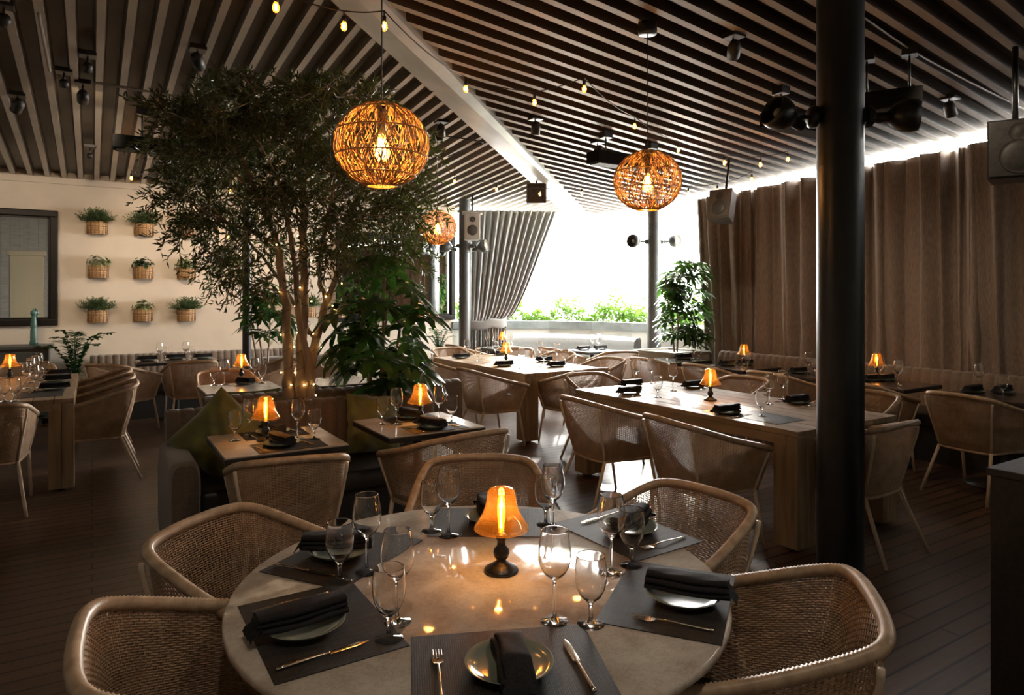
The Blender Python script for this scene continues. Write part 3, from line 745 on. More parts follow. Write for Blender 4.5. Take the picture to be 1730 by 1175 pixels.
def small_table(x0, x1, y0, y1, label, top, grp):
    cx, cy = (x0+x1)/2, (y0+y1)/2; t = thing('bistro_table', label, 'table', (cx, cy, 0), group=grp); hx, hy = (x1-x0)/2, (y1-y0)/2
    MB().box(-hx+.002, hx-.002, -hy+.002, hy-.002, .742, .75, ch=.002).build('tabletop', top, t)
    MB().box(-hx, hx, -hy, hy, .712, .7415, ch=.003).build('edge_band', M['black'], t)
    MB().lathe([(0, .03), (.035, .03), (.03, .08), (.03, .68), (.09, .7115), (0, .7115)], 20).build('pedestal', M['black'], t)
    MB().lathe([(0, 0), (.22, 0), (.22, .01), (.06, .029), (0, .029)], 32).build('base', M['black'], t)
    return t
M['walnut'] = noisy(mat('dark_tabletop', (.05, .035, .03), .22), 3, (.035, .024, .02), (.07, .05, .04), 0, 6, (1, 12, 1))
small_table(.575, 1.225, 3.70, 4.35, 'small stone-topped table beside the olive cushion', M['stone'], 'small square tables')
small_table(1.475, 2.125, 3.74, 4.39, 'small stone-topped table left of the open walkway', M['stone'], 'small square tables')
small_table(.82, 1.47, 6.20, 6.85, 'small table with an amber lamp, left of the olive tree trunks', M['stone'], 'small square tables')
small_table(1.78, 2.43, 6.20, 6.85, 'small table half hidden behind the olive tree trunks', M['stone'], 'small square tables')
small_table(.46, 1.40, 9.42, 10.0, 'dark table in front of the bench on the planter wall', M['walnut'], 'small square tables')
small_table(5.28, 5.95, 9.05, 9.65, 'small table with an amber lamp below the gathered curtain', M['slate_paint'], 'small square tables')
small_table(6.18, 6.80, 7.85, 8.45, 'small table catching daylight under the bright window', M['slate_paint'], 'small square tables')
GC = 'dark tables along the curtain-side bench'
small_table(6.12, 6.78, 6.05, 6.65, 'dark curtain-side table nearest the potted plant', M['walnut'], GC)
small_table(6.12, 6.78, 5.02, 5.67, 'dark curtain-side table with a lamp, left of the black column', M['walnut'], GC)
small_table(6.12, 6.78, 4.12, 4.77, 'dark curtain-side table partly behind the black column', M['walnut'], GC)
small_table(6.08, 6.73, 3.25, 3.90, 'dark curtain-side table with a lamp, right of the black column', M['walnut'], GC)
small_table(6.08, 6.73, 2.35, 3.00, 'dark curtain-side table nearest the right edge of the view', M['walnut'], GC)

# ================================================================ TABLEWARE
def lathe_obj(name, prof, m, parent=None, n=28): return MB().lathe(prof, n).build(name, m, parent)
def wine():
    p = [(0, .0), (.034, .0), (.036, .0015), (.034, .003), (.012, .007), (.0055, .013), (.0042, .03), (.0040, .09), (.005, .104), (.014, .112), (.028, .124), (.038, .142), (.0425, .162), (.0425, .178), (.039, .205), (.0339, .2325), (.0336, .2343), (.0331, .235)]
    p += [(.0328, .2343), (.0328, .2325), (.038, .205), (.0415, .178), (.0415, .162), (.037, .143), (.027, .1255), (.012, .115), (0, .112)]
    o = lathe_obj('wine_glass', p, M['glass']); return tag(o, 'x', 'wine glass')
def goblet():
    p = [(0, .0), (.033, .0), (.035, .0015), (.033, .003), (.012, .007), (.0065, .013), (.0055, .03), (.0062, .052), (.012, .060), (.026, .072), (.036, .092), (.0405, .116), (.0400, .145), (.0369, .1725), (.0366, .1743), (.0361, .175)]
    p += [(.0357, .1743), (.0358, .1725), (.039, .145), (.0395, .116), (.035, .093), (.025, .0735), (.011, .063), (0, .061)]
    o = lathe_obj('water_goblet', p, M['glass']); return tag(o, 'x', 'goblet')
WG, GB = wine(), goblet()
def plate_():
    o = lathe_obj('side_plate', [(0, .002), (.055, .002), (.06, 0), (.066, .001), (.085, .008), (.098, .019), (.1, .0205), (.0985, .0215), (.084, .0115), (.062, .0055), (0, .0055)], M['plate'], n=48)
    return tag(o, 'x', 'plate')
PL = plate_()
def napkin_(L=.225, wd=.074, th=.040, seed=1, bow=.0, droop=0):
    rnd = random.Random(seed); m = MB()
    # three stacked folds, each a flattened rounded roll that sags over the plate
    def roll(w_, h_, z0, x0, L_):
        def fn(u, v):
            a = u*2*pi; y = (v-.5)*L_; k = 1-.18*abs(2*v-1)**3
            sag = -droop*max(0, abs(2*v-1)-.45)**1.5*3
            c_, s_ = cos(a), sin(a)
            X = x0+w_/2*k*math.copysign(abs(c_)**.6, c_)*(1+.10*sin(y*37+seed))
            Z = z0+h_/2*math.copysign(abs(s_)**.8, s_)*(.92+.10*sin(y*60+X*90+seed))+sag+bow*(1-(2*v-1)**2)
            return (X, y, Z)
        n0 = len(m.v); m.grid(fn, 26, 22); k0 = len(m.v)
        m.add([fn(i/26, 0) for i in range(26)], [tuple(range(26))]); m.add([fn(i/26, 1) for i in range(26)], [tuple(range(25, -1, -1))])
    roll(wd*1.1, th*.5, th*.25, 0, L); roll(wd*1.02, th*.5, th*.62, .003, L*.985); roll(wd*.9, th*.5, th*.97, -.002, L*.96)
    # loose hem at one end
    def hem(u, v): return (-wd*.5+wd*u+.004*sin(v*9), L*.5-.012+.03*v, th*.5-th*.55*v*v+.003*sin(u*17+v*5))
    m.grid(hem, 14, 5)
    o = m.build('folded_napkin', M['napkin']); return tag(o, 'x', 'napkin')
NP = napkin_(); NF = napkin_(.215, .070, .032, 5, .004, .02)
def fork_():
    m = MB(); P = [(0, -.1, .003), (0, -.05, .0045), (0, .0, .007), (0, .035, .006), (0, .045, .0045)]
    m.tube([Vector(p) for p in cr(P, 16)], [.0045-.0015*min(1, i/10) for i in range(16)], 8, flat=.45, up=(0, 0, 1))
    m.grid(lambda u, v: ((u-.5)*(.008+.018*min(1, v*1.6)**.6), .042+.028*v, .0045-.003*sin(pi*v*.8)+.001), 8, 6)
    for i in range(4):
        X = (i-1.5)*.0066
        m.tube([(X, .068, .0028), (X, .085, .0025), (X*.97, .103, .006)], [.0019, .0016, .0009], 6)
    o = m.build('fork', M['cutlery']); return tag(o, 'x', 'fork')
def knife_():
    m = MB()
    m.tube(cr([(0, -.11, .004), (0, -.05, .0045), (0, .0, .0045), (0, .012, .004)], 12), [.0055, .006, .0058, .0055, .005, .0048, .0046, .0044, .0044, .005, .005, .003], 8, flat=.6, up=(0, 0, 1))
    m.grid(lambda u, v: ((u-.5)*.017*(1-max(0, v-.7)**2*9)+.003*v*0, .012+.095*v, .0035+.0008*sin(pi*u)), 6, 10)
    m.grid(lambda u, v: ((u-.5)*.017*(1-max(0, v-.7)**2*9), .012+.095*v, .0025-.0006*sin(pi*u)), 6, 10)
    o = m.build('table_knife', M['cutlery']); return tag(o, 'x', 'knife')
FK, KN = fork_(), knife_()
def mat_(wx=.43, wy=.31):
    o = MB().box(-wx/2, wx/2, -wy/2, wy/2, 0, .0022, ch=.0008).build('placemat', M['mat']); return tag(o, 'x', 'placemat')
PM = mat_(); 
def lamp_():
    t = thing('table_lamp', 'x', 'table lamp')
    MB().lathe([(0, 0), (.050, 0), (.052, .004), (.050, .010), (.030, .022), (.017, .030), (.014, .036), (.021, .044), (.0245, .056), (.022, .068), (.013, .078), (.0125, .092), (.018, .102), (.016, .110), (.010, .114), (0, .115)], 28).build('base', M['black'], t)
    MB().lathe([(.081, .128), (.083, .130), (.079, .140), (.066, .158), (.054, .180), (.046, .206), (.043, .228), (.041, .240), (.034, .249), (.020, .253), (.0, .254)], 32).build('lamp_shade', M['amber'], t)
    b = MB().lathe([(0, .118), (.009, .118), (.010, .150), (.012, .170), (.0115, .215), (.007, .228), (0, .231)], 14).build('bulb', M['bulb'], t)
    MB().tube([(0, 0, .130), (.002, 0, .17), (-.001, 0, .222)], .0028, 8).build('filament', M['filament'], b)
    return t
TL = lamp_()
ZT = .7505
def lamp_at(p, label, e=2.2):
    place(TL, (p[0], p[1], ZT), random.uniform(0, 6), label, 'amber glass table lamps'); lamp_point('lamp_glow', (p[0], p[1], ZT+.19), e, (1, .56, .2), .012)
def put(proto, p, label, group, rz=0, dz=0):
    return place(proto, (p[0], p[1], ZT+dz), rz, label, group)

# ---------------------------------------------------------------- settings on the round table
def seatframe(cx, cy, ang):
    a = radians(ang); ox, oy = cos(a), sin(a)      # outward; local +y inward, local +x = to the diner's right
    return lambda lx, ly: (cx-ox*ly+(-oy)*lx*-1*-1*-1, cy-oy*ly+(ox)*lx*-1*-1*-1) if False else (cx-ox*ly-oy*lx*-1*-1, cy-oy*ly+ox*lx)
SEATS = [  # centre of mat, outward angle, words, fork, knife, napkin offset
    ((.795, 1.300), 247, 'nearest setting', 1, 1, -.03, 0),
    ((.485, 1.705), 180, 'lower left setting', 1, 1, -.045, 4),
    ((.690, 2.120), 124, 'upper left setting', 0, 1, -.03, 30),
    ((1.245, 2.150), 57, 'rear setting', 0, 0, -.03, 18),
    ((1.590, 1.810), 2, 'upper right setting', 1, 1, -.03, 20),
    ((1.350, 1.352), 306, 'lower right setting', 1, 0, -.045, 0)]
GR = 'place settings on the round marble table'
for (cx, cy), ang, wd, fk, kn, no, tw in SEATS:
    a = radians(ang); inx, iny = -cos(a), -sin(a); rx_, ry_ = iny*1.0, -inx*1.0   # diner's right = inward rotated -90
    P = lambda lx, ly: (cx+rx_*lx+inx*ly, cy+ry_*lx+iny*ly)
    rz = atan2(iny, inx)-pi/2
    put(PM, (cx, cy), 'dark slotted placemat of the %s on the round marble table' % wd.rstrip(','), 'placemats on the round table', rz)
    put(PL, P(0, no+.01), 'shallow celadon plate of the %s on the round marble table' % wd.rstrip(','), 'plates on the round table', 0, .0024)
    put(NF if ang == 247 else NP, P(.005, no+.0), 'charcoal napkin over the plate of the %s, round table' % wd.rstrip(','), 'napkins on the round table', rz+radians(tw)+(pi if ang in (247,) else pi), .022)
    if fk: put(FK, P(-.155, -.03), 'polished fork of the %s on the round marble table' % wd.rstrip(','), 'forks on the round table', rz, .0024)
    if kn: put(KN, P(.155, -.03), 'polished table knife of the %s on the round marble table' % wd.rstrip(','), 'knives on the round table', rz+.06, .0024)
for (u, v, k, words) in [(620, 968, 0, 'tall wine glass between the two left napkins of the round marble table'), (574, 984, 1, 'short goblet beside the upper left napkin on the round marble table'),
        (657, 1081, 1, 'short goblet at the right corner of the lower left placemat, round table'), (671, 1052, 0, 'tall wine glass just behind the goblet of the lower left placemat, round table'),
        (729, 898, 1, 'short goblet left of the rear plate on the round marble table'), (758, 906, 0, 'tall wine glass left of the amber lamp on the round marble table'),
        (937, 1051, 0, 'tall wine glass right of the amber lamp base, front of the round table'), (998, 1056, 1, 'short goblet above the polished knife, front of the round marble table'),
        (1033, 969, 0, 'tall wine glass at the upper right placemat of the round marble table'), (1067, 957, 1, 'short goblet at the upper right placemat of the round marble table'),
        (922, 888, 1, 'short goblet behind the taller glass at the rear right of the round table'), (934, 899, 0, 'tall wine glass at the rear right of the round marble table')]:
    put(GB if k else WG, W(u, v), words, ('goblets' if k else 'wine glasses')+' on the round marble table', random.uniform(0, 6))
lamp_at(W(847, 966), 'amber glass lamp on a black turned base, centre of the round marble table', 1.6)

def items(tbl, grp, rect, data, ang=0):
    for k, u, v, words in data:
        p = W(u, v); m = .06
        x = min(max(p.x, rect[0]+m), rect[1]-m); y = min(max(p.y, rect[2]+m), rect[3]-m); p = (x, y)
        if k == 'w': put(WG, p, 'tall wine glass, %s of %s' % (words, tbl), 'wine glasses on '+grp)
        elif k == 'g': put(GB, p, 'short goblet, %s of %s' % (words, tbl), 'goblets on '+grp)
        elif k == 'l': lamp_at(p, 'amber glass table lamp on %s' % tbl, 1.3)
        elif k == 'n':
            x = min(max(p[0], rect[0]+.13), rect[1]-.13); y = min(max(p[1], rect[2]+.13), rect[3]-.13); p = (x, y)
            a = ang if not isinstance(ang, dict) else ang.get(words, 0)
            put(PL, p, 'plate under a napkin, %s of %s' % (words, tbl), 'plates on '+grp, 0)
            put(NP, p, 'dark folded napkin on a plate, %s of %s' % (words, tbl), 'napkins on '+grp, radians(a), .018)
            ca, sa = cos(radians(a)), sin(radians(a))
            for pr, lx, nm in ((FK, -.13, 'fork'), (KN, .13, 'knife')):
                q = (p[0]+ca*lx, p[1]+sa*lx)
                if rect[0]+.02 < q[0] < rect[1]-.02 and rect[2]+.02 < q[1] < rect[3]-.02 and grp in ('the near teak table', 'the front stone tables', 'the tree-side tables'):
                    put(pr, q, '%s beside the plate, %s of %s' % (nm, words, tbl), {'fork': 'forks on ', 'knife': 'knives on '}[nm]+grp, radians(a), .0)
        elif k == 'm':
            x = min(max(p[0], rect[0]+.17), rect[1]-.17); y = min(max(p[1], rect[2]+.22), rect[3]-.22)
            a = 90 if ang == 90 else ang
            put(PM, (x, y), 'dark woven placemat, %s of %s' % (words, tbl), 'placemats on '+grp, radians(a))
RN = (3.645, 4.745, 2.585, 4.82); RF = (3.91, 4.98, 6.045, 8.33); RL = (-1.24, -.12, 6.54, 8.62)
items('the near teak table', 'the near teak table', RN, [
    ('w', 1042, 645, 'far left'), ('w', 1056, 641, 'far end middle'), ('g', 1111, 672, 'left side facing us'), ('w', 1137, 661, 'between the far napkins'),
    ('n', 1064, 666, 'far left'), ('n', 1059, 652, 'far end'), ('n', 1177, 655, 'far side by the lamp'), ('l', 1200, 677, ''),
    ('n', 1228, 699, 'near side middle'), ('g', 1287, 704, 'near side, shorter'), ('w', 1299, 684, 'centre'), ('n', 1348, 682, 'far side by the column'),
    ('w', 1384, 668, 'behind the black column')], 90)
put(PM, (3.90, 3.02), 'empty dark placemat on the near corner of the near teak table', 'placemats on the near teak table', pi/2)
items('the far teak table', 'the far teak table', RF, [
    ('l', 855, 613, ''), ('n', 780, 606, 'far left'), ('n', 852, 619, 'left side near the lamp'), ('n', 940, 620, 'right near end'), ('n', 938, 610, 'right side middle'),
    ('n', 866, 599, 'behind the lamp'), ('g', 807, 611, 'left side'), ('w', 789, 604, 'far left corner'), ('w', 837, 606, 'left of the lamp'), ('w', 881, 623, 'near left'),
    ('w', 912, 609, 'centre'), ('g', 919, 615, 'centre, shorter'), ('w', 941, 613, 'right side'), ('g', 955, 615, 'right edge')], 90)
items('the left teak table', 'the left teak table', RL, [
    ('l', 17, 642, ''), ('g', 6, 681, 'nearest the picture edge'), ('g', 25, 678, 'front, second from the edge'), ('w', 46, 657, 'front pair, left'), ('w', 58, 664, 'front pair, right'),
    ('g', 68, 656, 'beside the front napkin'), ('w', 60, 641, 'middle pair, left'), ('g', 77, 640, 'middle pair, right'), ('w', 52, 647, 'middle, behind the front pair'), ('w', 66, 634, 'furthest'),
    ('n', 99, 634, 'furthest right side'), ('n', 97, 645, 'middle right side'), ('n', 93, 659, 'nearest right side')], 90)
put(PM, (-.36, 6.95), 'dark placemat under the nearest napkin of the left teak table', 'placemats on the left teak table', pi/2)
tA = (.575, 1.225, 3.70, 4.35); tB = (1.475, 2.125, 3.74, 4.39)
for (x0, x1, y0, y1), nm in ((tA, 'the stone table by the olive cushion'), (tB, 'the right-hand small stone table')):
    xm = (x0+x1)/2+.03
    for yy, ww, rz in ((y0+.14, 'near', 0), (y1-.14, 'banquette side', pi)):
        o = put(PM, (xm, yy), 'dark placemat on the %s of %s' % (ww, nm), 'placemats on the front stone tables', rz); o.scale = (.85, .80, 1)
items('the stone table by the olive cushion', 'the front stone tables', tA, [
    ('g', 397, 745, 'front left'), ('w', 422, 742, 'left rear'), ('w', 503, 742, 'right of the lamp'), ('g', 531, 743, 'front right'),
    ('n', 453, 727, 'banquette side'), ('n', 476, 753, 'chair side')], 12)
lamp_at(W(449, 745), 'amber glass table lamp on the stone table by the olive cushion', 1.3)
items('the right-hand small stone table', 'the front stone tables', tB, [
    ('g', 646, 717, 'front left'), ('w', 670, 718, 'left rear'), ('w', 742, 713, 'right of the lamp'), ('g', 763, 715, 'front right'),
    ('n', 684, 703, 'banquette side'), ('n', 731, 723, 'chair side')], 12)
lamp_at(W(710, 714), 'amber glass table lamp on the right-hand small stone table', 1.3)
items('the table left of the tree trunks', 'the tree-side tables', (.82, 1.47, 6.20, 6.85), [
    ('g', 361, 651, 'front left'), ('w', 377, 649, 'left'), ('w', 429, 646, 'right of the lamp'), ('g', 443, 648, 'right edge'), ('n', 404, 643, 'middle')], 20)
lamp_at(W(408, 641), 'amber glass table lamp on the table left of the tree trunks', 1.3)
items('the table behind the tree trunks', 'the tree-side tables', (1.78, 2.43, 6.20, 6.85), [('w', 548, 640, 'left'), ('n', 563, 634, 'right')], 0)
items('the dark table by the planter wall', 'the planter-wall table', (.46, 1.40, 9.42, 10.0), [
    ('w', 270, 611, 'left pair, left'), ('g', 279, 609, 'left pair, right'), ('w', 314, 608, 'right pair, left'), ('g', 324, 609, 'right pair, right'),
    ('n', 249, 610, 'left'), ('n', 296, 606, 'middle'), ('n', 343, 606, 'right')], 90)
items('the furthest table below the gathered curtain', 'the window tables', (5.28, 5.95, 9.05, 9.65), [
    ('w', 823, 587, 'left'), ('w', 832, 585, 'centre'), ('g', 866, 587, 'right'), ('l', 849, 587, '')], 0)
items('the daylit table under the bright window', 'the window tables', (6.18, 6.80, 7.85, 8.45), [
    ('w', 1001, 591, 'first from the left'), ('w', 1011, 592, 'second from the left'), ('w', 1026, 589, 'third from the left'), ('g', 1035, 589, 'rightmost'),
    ('n', 986, 592, 'left'), ('n', 1030, 590, 'right')], 90)
items('the curtain-side table nearest the potted plant', 'the curtain-side tables', (6.12, 6.78, 6.05, 6.65), [('w', 1172, 608, 'left'), ('g', 1181, 608, 'right'), ('n', 1153, 607, 'left'), ('n', 1202, 603, 'right')], 90)
items('the lamp-lit table left of the black column', 'the curtain-side tables', (6.12, 6.78, 5.02, 5.67), [('l', 1257, 618, ''), ('w', 1254, 621, 'left'), ('g', 1263, 621, 'right'), ('n', 1229, 618, 'left'), ('n', 1286, 615, 'right')], 90)
items('the curtain-side table partly behind the black column', 'the curtain-side tables', (6.12, 6.78, 4.12, 4.77), [('w', 1366, 633, 'left'), ('g', 1376, 634, 'right'), ('n', 1349, 631, 'left')], 90)
items('the lamp-lit table right of the black column', 'the curtain-side tables', (6.08, 6.73, 3.25, 3.90), [('l', 1500, 637, ''), ('w', 1487, 645, 'left'), ('w', 1518, 651, 'right'), ('n', 1472, 644, 'left'), ('n', 1533, 639, 'right')], 90)
items('the curtain-side table nearest the right edge', 'the curtain-side tables', (6.08, 6.73, 2.35, 3.00), [('w', 1654, 659, 'left'), ('g', 1694, 671, 'right'), ('n', 1644, 664, 'left'), ('n', 1716, 661, 'right')], 90)

# ---------------------------------------------------------------- cushions
def cushion(name, loc, rot, label, s=.42, th=.13, seed=0):
    rnd = random.Random(seed)
    def fn(u, v):
        a = u*2*pi; r = v; c_, s_ = cos(a), sin(a); k = 1/max(abs(c_), abs(s_))
        sq = 1-.10*(1-abs(abs(c_)-abs(s_)))**3*0
        e = r*k; x = c_*e*s/2; y = s_*e*s/2; pin = 1-.07*(1-(abs(c_*k)*abs(s_*k)))*r**3
        h = th/2*(max(0, (1-abs(2*x/s)**2.6)*(1-abs(2*y/s)**2.6)))**.55
        wr = .006*sin(x*40+y*25+seed)*sin(y*31)
        return x*pin, y*pin, h, wr
    m = MB()
    for sg in (1, -1):
        m.grid(lambda u, v: (lambda q: (q[0], q[1], sg*(q[2]+q[3]*(q[2] > .01))))(fn(u, v)), 64, 14)
    o = m.build(name, M['green_velvet'], loc=loc, rot=rot); return tag(o, label, 'cushion', 'olive velvet cushions')
cushion('throw_cushion', (.70, 4.60, .69), (radians(68), radians(42), radians(-24)), 'olive velvet cushion propped point-up in the banquette corner by the rounded arm', .45, .15, 1)
cushion('throw_cushion', (1.72, 4.66, .66), (radians(72), radians(8), radians(6)), 'olive velvet cushion on the banquette behind the right-hand small stone table', .42, .13, 2)
cushion('throw_cushion', (1.04, 5.47, .66), (radians(-76), 0, radians(4)), 'olive velvet cushion showing above the back of the rear banquette', .42, .12, 3)

# ================================================================ PLANTS
def leaf(m, p, d, up, L, w, droop=.3, n=2, fold=.25):
    d = Vector(d).normalized(); up = Vector(up); s = d.cross(up)
    if s.length < 1e-3: s = Vector((1, 0, 0))
    s.normalize(); nn = s.cross(d).normalized(); vs_ = []; 
    if n == 1:
        mid = p+d*L*.45; vs_ = [p, mid+s*w/2+nn*w*fold, mid-s*w/2+nn*w*fold, p+d*L-nn*L*droop*.3]
        m.add(vs_, [(0, 1, 3), (0, 3, 2)]); return
    K = n+1
    for k in range(K+1):
        t_ = k/K; c = p+d*(L*t_)-Vector((0, 0, 1))*(L*droop*t_*t_); hw = w/2*sin(pi*min(1, t_*.92+.04))**.8
        vs_ += [c+s*hw+nn*hw*fold, c, c-s*hw+nn*hw*fold]
    fs = []
    for k in range(K): b = 3*k; fs += [(b, b+3, b+4, b+1), (b+1, b+4, b+5, b+2)]
    m.add(vs_, fs, True)
def rv(rnd, s=1): return Vector((rnd.gauss(0, s), rnd.gauss(0, s), rnd.gauss(0, s)))

def olive_tree():
    rnd = random.Random(11)
    t = thing('olive_tree', 'tall multi-stemmed olive tree rising between the banquettes, wound with fairy lights', 'tree', (1.32, 5.08, 0))
    base = Vector((1.32, 5.08, 0)); tr = MB(); trunks = []
    def path(pts): return cr([WD(u, v, d)-base for u, v, d in pts], 26)
    specs = [([(493, 735, 4.98), (487, 664, 4.98), (486, 590, 4.98), (481, 508, 5.0), (468, 414, 5.05), (440, 340, 5.0), (400, 250, 4.9)], .044),
             ([(505, 735, 5.03), (508, 664, 5.03), (509, 590, 5.05), (513, 500, 5.05), (512, 420, 5.1), (515, 340, 5.1), (505, 240, 5.0)], .050),
             ([(516, 735, 5.05), (524, 664, 5.05), (531, 590, 5.1), (553, 510, 5.15), (570, 463, 5.2), (592, 369, 5.3), (625, 300, 5.3)], .037),
             ([(515, 700, 5.08), (522, 620, 5.0), (507, 550, 4.95), (500, 480, 4.9), (492, 400, 4.9), (470, 300, 4.7)], .031),
             ([(553, 512, 5.15), (540, 470, 5.1), (545, 410, 5.0), (560, 340, 5.0), (570, 270, 5.0)], .020),
             ([(536, 575, 5.1), (522, 560, 5.1), (500, 520, 5.2), (470, 470, 5.3), (423, 412, 5.4), (370, 380, 5.3)], .020),
             ([(592, 369, 5.3), (640, 350, 5.3), (690, 360, 5.3)], .012), ([(468, 414, 5.05), (420, 390, 4.9), (350, 360, 4.8)], .013), ([(440, 340, 5.0), (370, 260, 4.8), (320, 200, 4.8)], .013),
             ([(505, 240, 5.0), (540, 180, 4.9), (600, 160, 4.9)], .012), ([(400, 250, 4.9), (420, 190, 4.8), (430, 150, 4.8)], .012)]
    for pts, r in specs:
        P = path(pts); n = len(P)
        P = [p+rv(rnd, .004) for p in P]
        if P[0].z > .9 or r > .025: pass
        tr.tube(P, [r*(1-.55*i/(n-1))*(1+.10*sin(i*1.7)) for i in range(n)], 10); trunks.append(P)
    # extend the first three stems into the soil
    for P in trunks[:3]:
        tr.tube([P[0]+Vector((0, 0, .01)), Vector((P[0].x*.8, P[0].y*.8, .50))], [.04, .05], 10)
    # crown
    blobs = [(330, 190, 62, 55, 16), (400, 170, 70, 42, 14), (470, 160, 70, 40, 14), (545, 150, 55, 35, 9), (350, 250, 75, 50, 17), (430, 240, 90, 55, 18), (520, 240, 80, 55, 14), (590, 230, 55, 60, 9),
             (300, 300, 36, 36, 6), (390, 320, 80, 40, 13), (480, 330, 80, 40, 11), (570, 330, 60, 45, 10), (640, 360, 70, 45, 14), (690, 410, 32, 40, 6), (690, 300, 34, 40, 6), (330, 385, 42, 45, 8),
             (375, 440, 45, 36, 8), (420, 400, 50, 35, 6), (600, 410, 60, 45, 10), (540, 420, 40, 45, 4), (670, 330, 45, 40, 8), (640, 170, 34, 22, 4), (720, 270, 18, 30, 3), (405, 480, 35, 22, 3), (300, 240, 40, 40, 6)]
    lf = MB(); allpts = [p for P in trunks for p in P[8:]]
    for u, v, ru, rv_, n in blobs:
        for _ in range(int(n*1.35)):
            uu = u+rnd.gauss(0, .62)*ru; vv = max(112+34*abs(sin(uu*.021+1))+abs(rnd.gauss(0, 8)), v+rnd.gauss(0, .62)*rv_); dd = 5.0+rnd.gauss(0, .38)
            c = WD(uu, vv, dd)
            c.z = min(c.z, 3.40)
            c -= base; c = Vector(c)
            q = min(allpts, key=lambda a: (a-c).length+rnd.uniform(0, .25))
            mid = (q+c)/2+rv(rnd, .04)+Vector((0, 0, .03))
            tr.tube([q, mid, c], [.006, .004, .002], 5, cap=False)
            bd = (c-q).normalized()
            for _k in range(8):
                d = (bd*.5+rv(rnd, .55)+Vector((0, 0, -.15 if vv > 300 else .12))).normalized(); L = rnd.uniform(.12, .26); s0 = c-bd*rnd.uniform(0, .16)
                pts = [s0+d*L*f+Vector((0, 0, -.35*L*f*f)) for f in (0, .35, .7, 1)]
                tr.tube(pts, [.0018, .0014, .001, .0006], 3, cap=False)
                nl = int(L/.0145)
                for i in range(nl):
                    f = (i+.5)/nl; k = f*3; a = min(int(k), 2); p = pts[a].lerp(pts[a+1], k-a)
                    ld = (d*.7+rv(rnd, .45)).normalized(); Lf = rnd.uniform(.042, .070)
                    leaf(lf, p, ld, rv(rnd), Lf, rnd.uniform(.011, .016), .2, 1)
    tr.build('trunk', M['bark'], t)
    lf.build('foliage', M['leaf_olive'], t)
    # fairy lights wound round the stems
    ft = thing('fairy_lights', 'tiny warm fairy lights wound round the olive tree stems', 'fairy lights', (1.32, 5.08, 0))
    wr = MB(); k_ = 0
    for P, n0, n1 in ((trunks[0], 2, 17), (trunks[1], 2, 18), (trunks[2], 2, 16)):
        pts = []
        for i in range((n1-n0)*6):
            f = n0+i/6; a = int(f); p = P[a].lerp(P[a+1], f-a); an = i*.62; pts.append(p+Vector((cos(an), sin(an), 0))*.052)
        wr.tube(pts, .0016, 4, cap=False)
        for i in range(4, len(pts), 7):
            MB().sphere(pts[i]+Vector((.004, -.006, 0)), .0052, 8, 6).build('bulb', M['fairy'], ft); k_ += 1
    wr.build('wire', M['cable'], ft)
    p = thing('tree_planter', 'long dark planter box between the two back-to-back banquettes', 'planter', (1.4, 5.075, 0))
    MB().box(-.95, .95, -.135, .135, 0, .52).build('box', M['dpot'], p); MB().box(-.93, .93, -.12, .12, .52, .535).build('soil', M['soil'], p)
olive_tree()

def schefflera(name, label, base, pot, blobs, stems, L=.15, seed=3, sc=1, dpx=5.4, mat_='leaf_schef', spread=.25):
    rnd = random.Random(seed); b = Vector(base); t = thing(name, label, 'plant', b); st = MB(); lf = MB(); tops = []
    for i in range(stems):
        x, y = rnd.uniform(-.05, .05), rnd.uniform(-.05, .05); zt = max(WD(u, v, dpx).z for u, v, *_ in blobs)-b.z
        P = cr([(x, y, pot[2]), (x*2, y*2, pot[2]+.3*(zt-pot[2])), (x*3+rnd.uniform(-.06, .06), y*3, pot[2]+.65*(zt-pot[2])), (x*3+rnd.uniform(-.12, .12), y*3, zt*.95)], 14)
        st.tube(P, [.016*(1-.5*k/13)*sc for k in range(14)], 8); tops += P[2:]
    for u, v, ru, rv_, n in blobs:
        for _ in range(n):
            c = WD(u+rnd.uniform(-1, 1)*ru, v+rnd.uniform(-1, 1)*rv_, dpx+rnd.gauss(0, spread))-b
            q = min(tops, key=lambda a: abs(a.z-c.z+.1)+.3*(a-c).length)
            mid = (q+c)/2+Vector((0, 0, .05)); st.tube(cr([q, mid, c], 6), .003*sc, 5, cap=False)
            out = Vector((c.x-q.x, c.y-q.y, 0)); out = out.normalized() if out.length > 1e-3 else Vector((1, 0, 0))
            axis = (out*.5+Vector((0, 0, 1))+rv(rnd, .2)).normalized(); s = axis.orthogonal().normalized(); s2 = axis.cross(s); nl = rnd.choice((6, 7, 8))
            for k in range(nl):
                a = 2*pi*k/nl+rnd.uniform(-.15, .15); d = s*cos(a)+s2*sin(a)+axis*.12
                leaf(lf, c+d*.02, d, axis, L*rnd.uniform(.75, 1.15), L*.4, .42, 4, .18)
    st.build('stem', M['bark'], t); lf.build('foliage', M[mat_], t)
    w_, h_ = pot[0], pot[1]
    if not w_: return t
    p = MB()
    p.box(-w_/2, w_/2, -w_/2, w_/2, 0, h_, ch=.01); p.build('pot', M['dpot'] if pot[3] else M['pot'], t)
    MB().box(-w_/2+.02, w_/2-.02, -w_/2+.02, w_/2-.02, h_, h_+.008).build('soil', M['soil'], t)
    return t
schefflera('schefflera', 'large dark glossy schefflera right of the olive tree, above the banquette', (1.93, 5.08, .53), (0, 0, .0, 1),
    [(640, 490, 60, 36, 13), (600, 560, 42, 50, 12), (660, 560, 52, 50, 15), (640, 625, 62, 35, 14), (690, 600, 30, 50, 9), (590, 600, 32, 30, 7), (700, 500, 22, 50, 6), (650, 450, 35, 15, 4), (650, 665, 30, 15, 3)], 5, .175, 5, 1, 5.35)
x, y = D(447, 8.4)
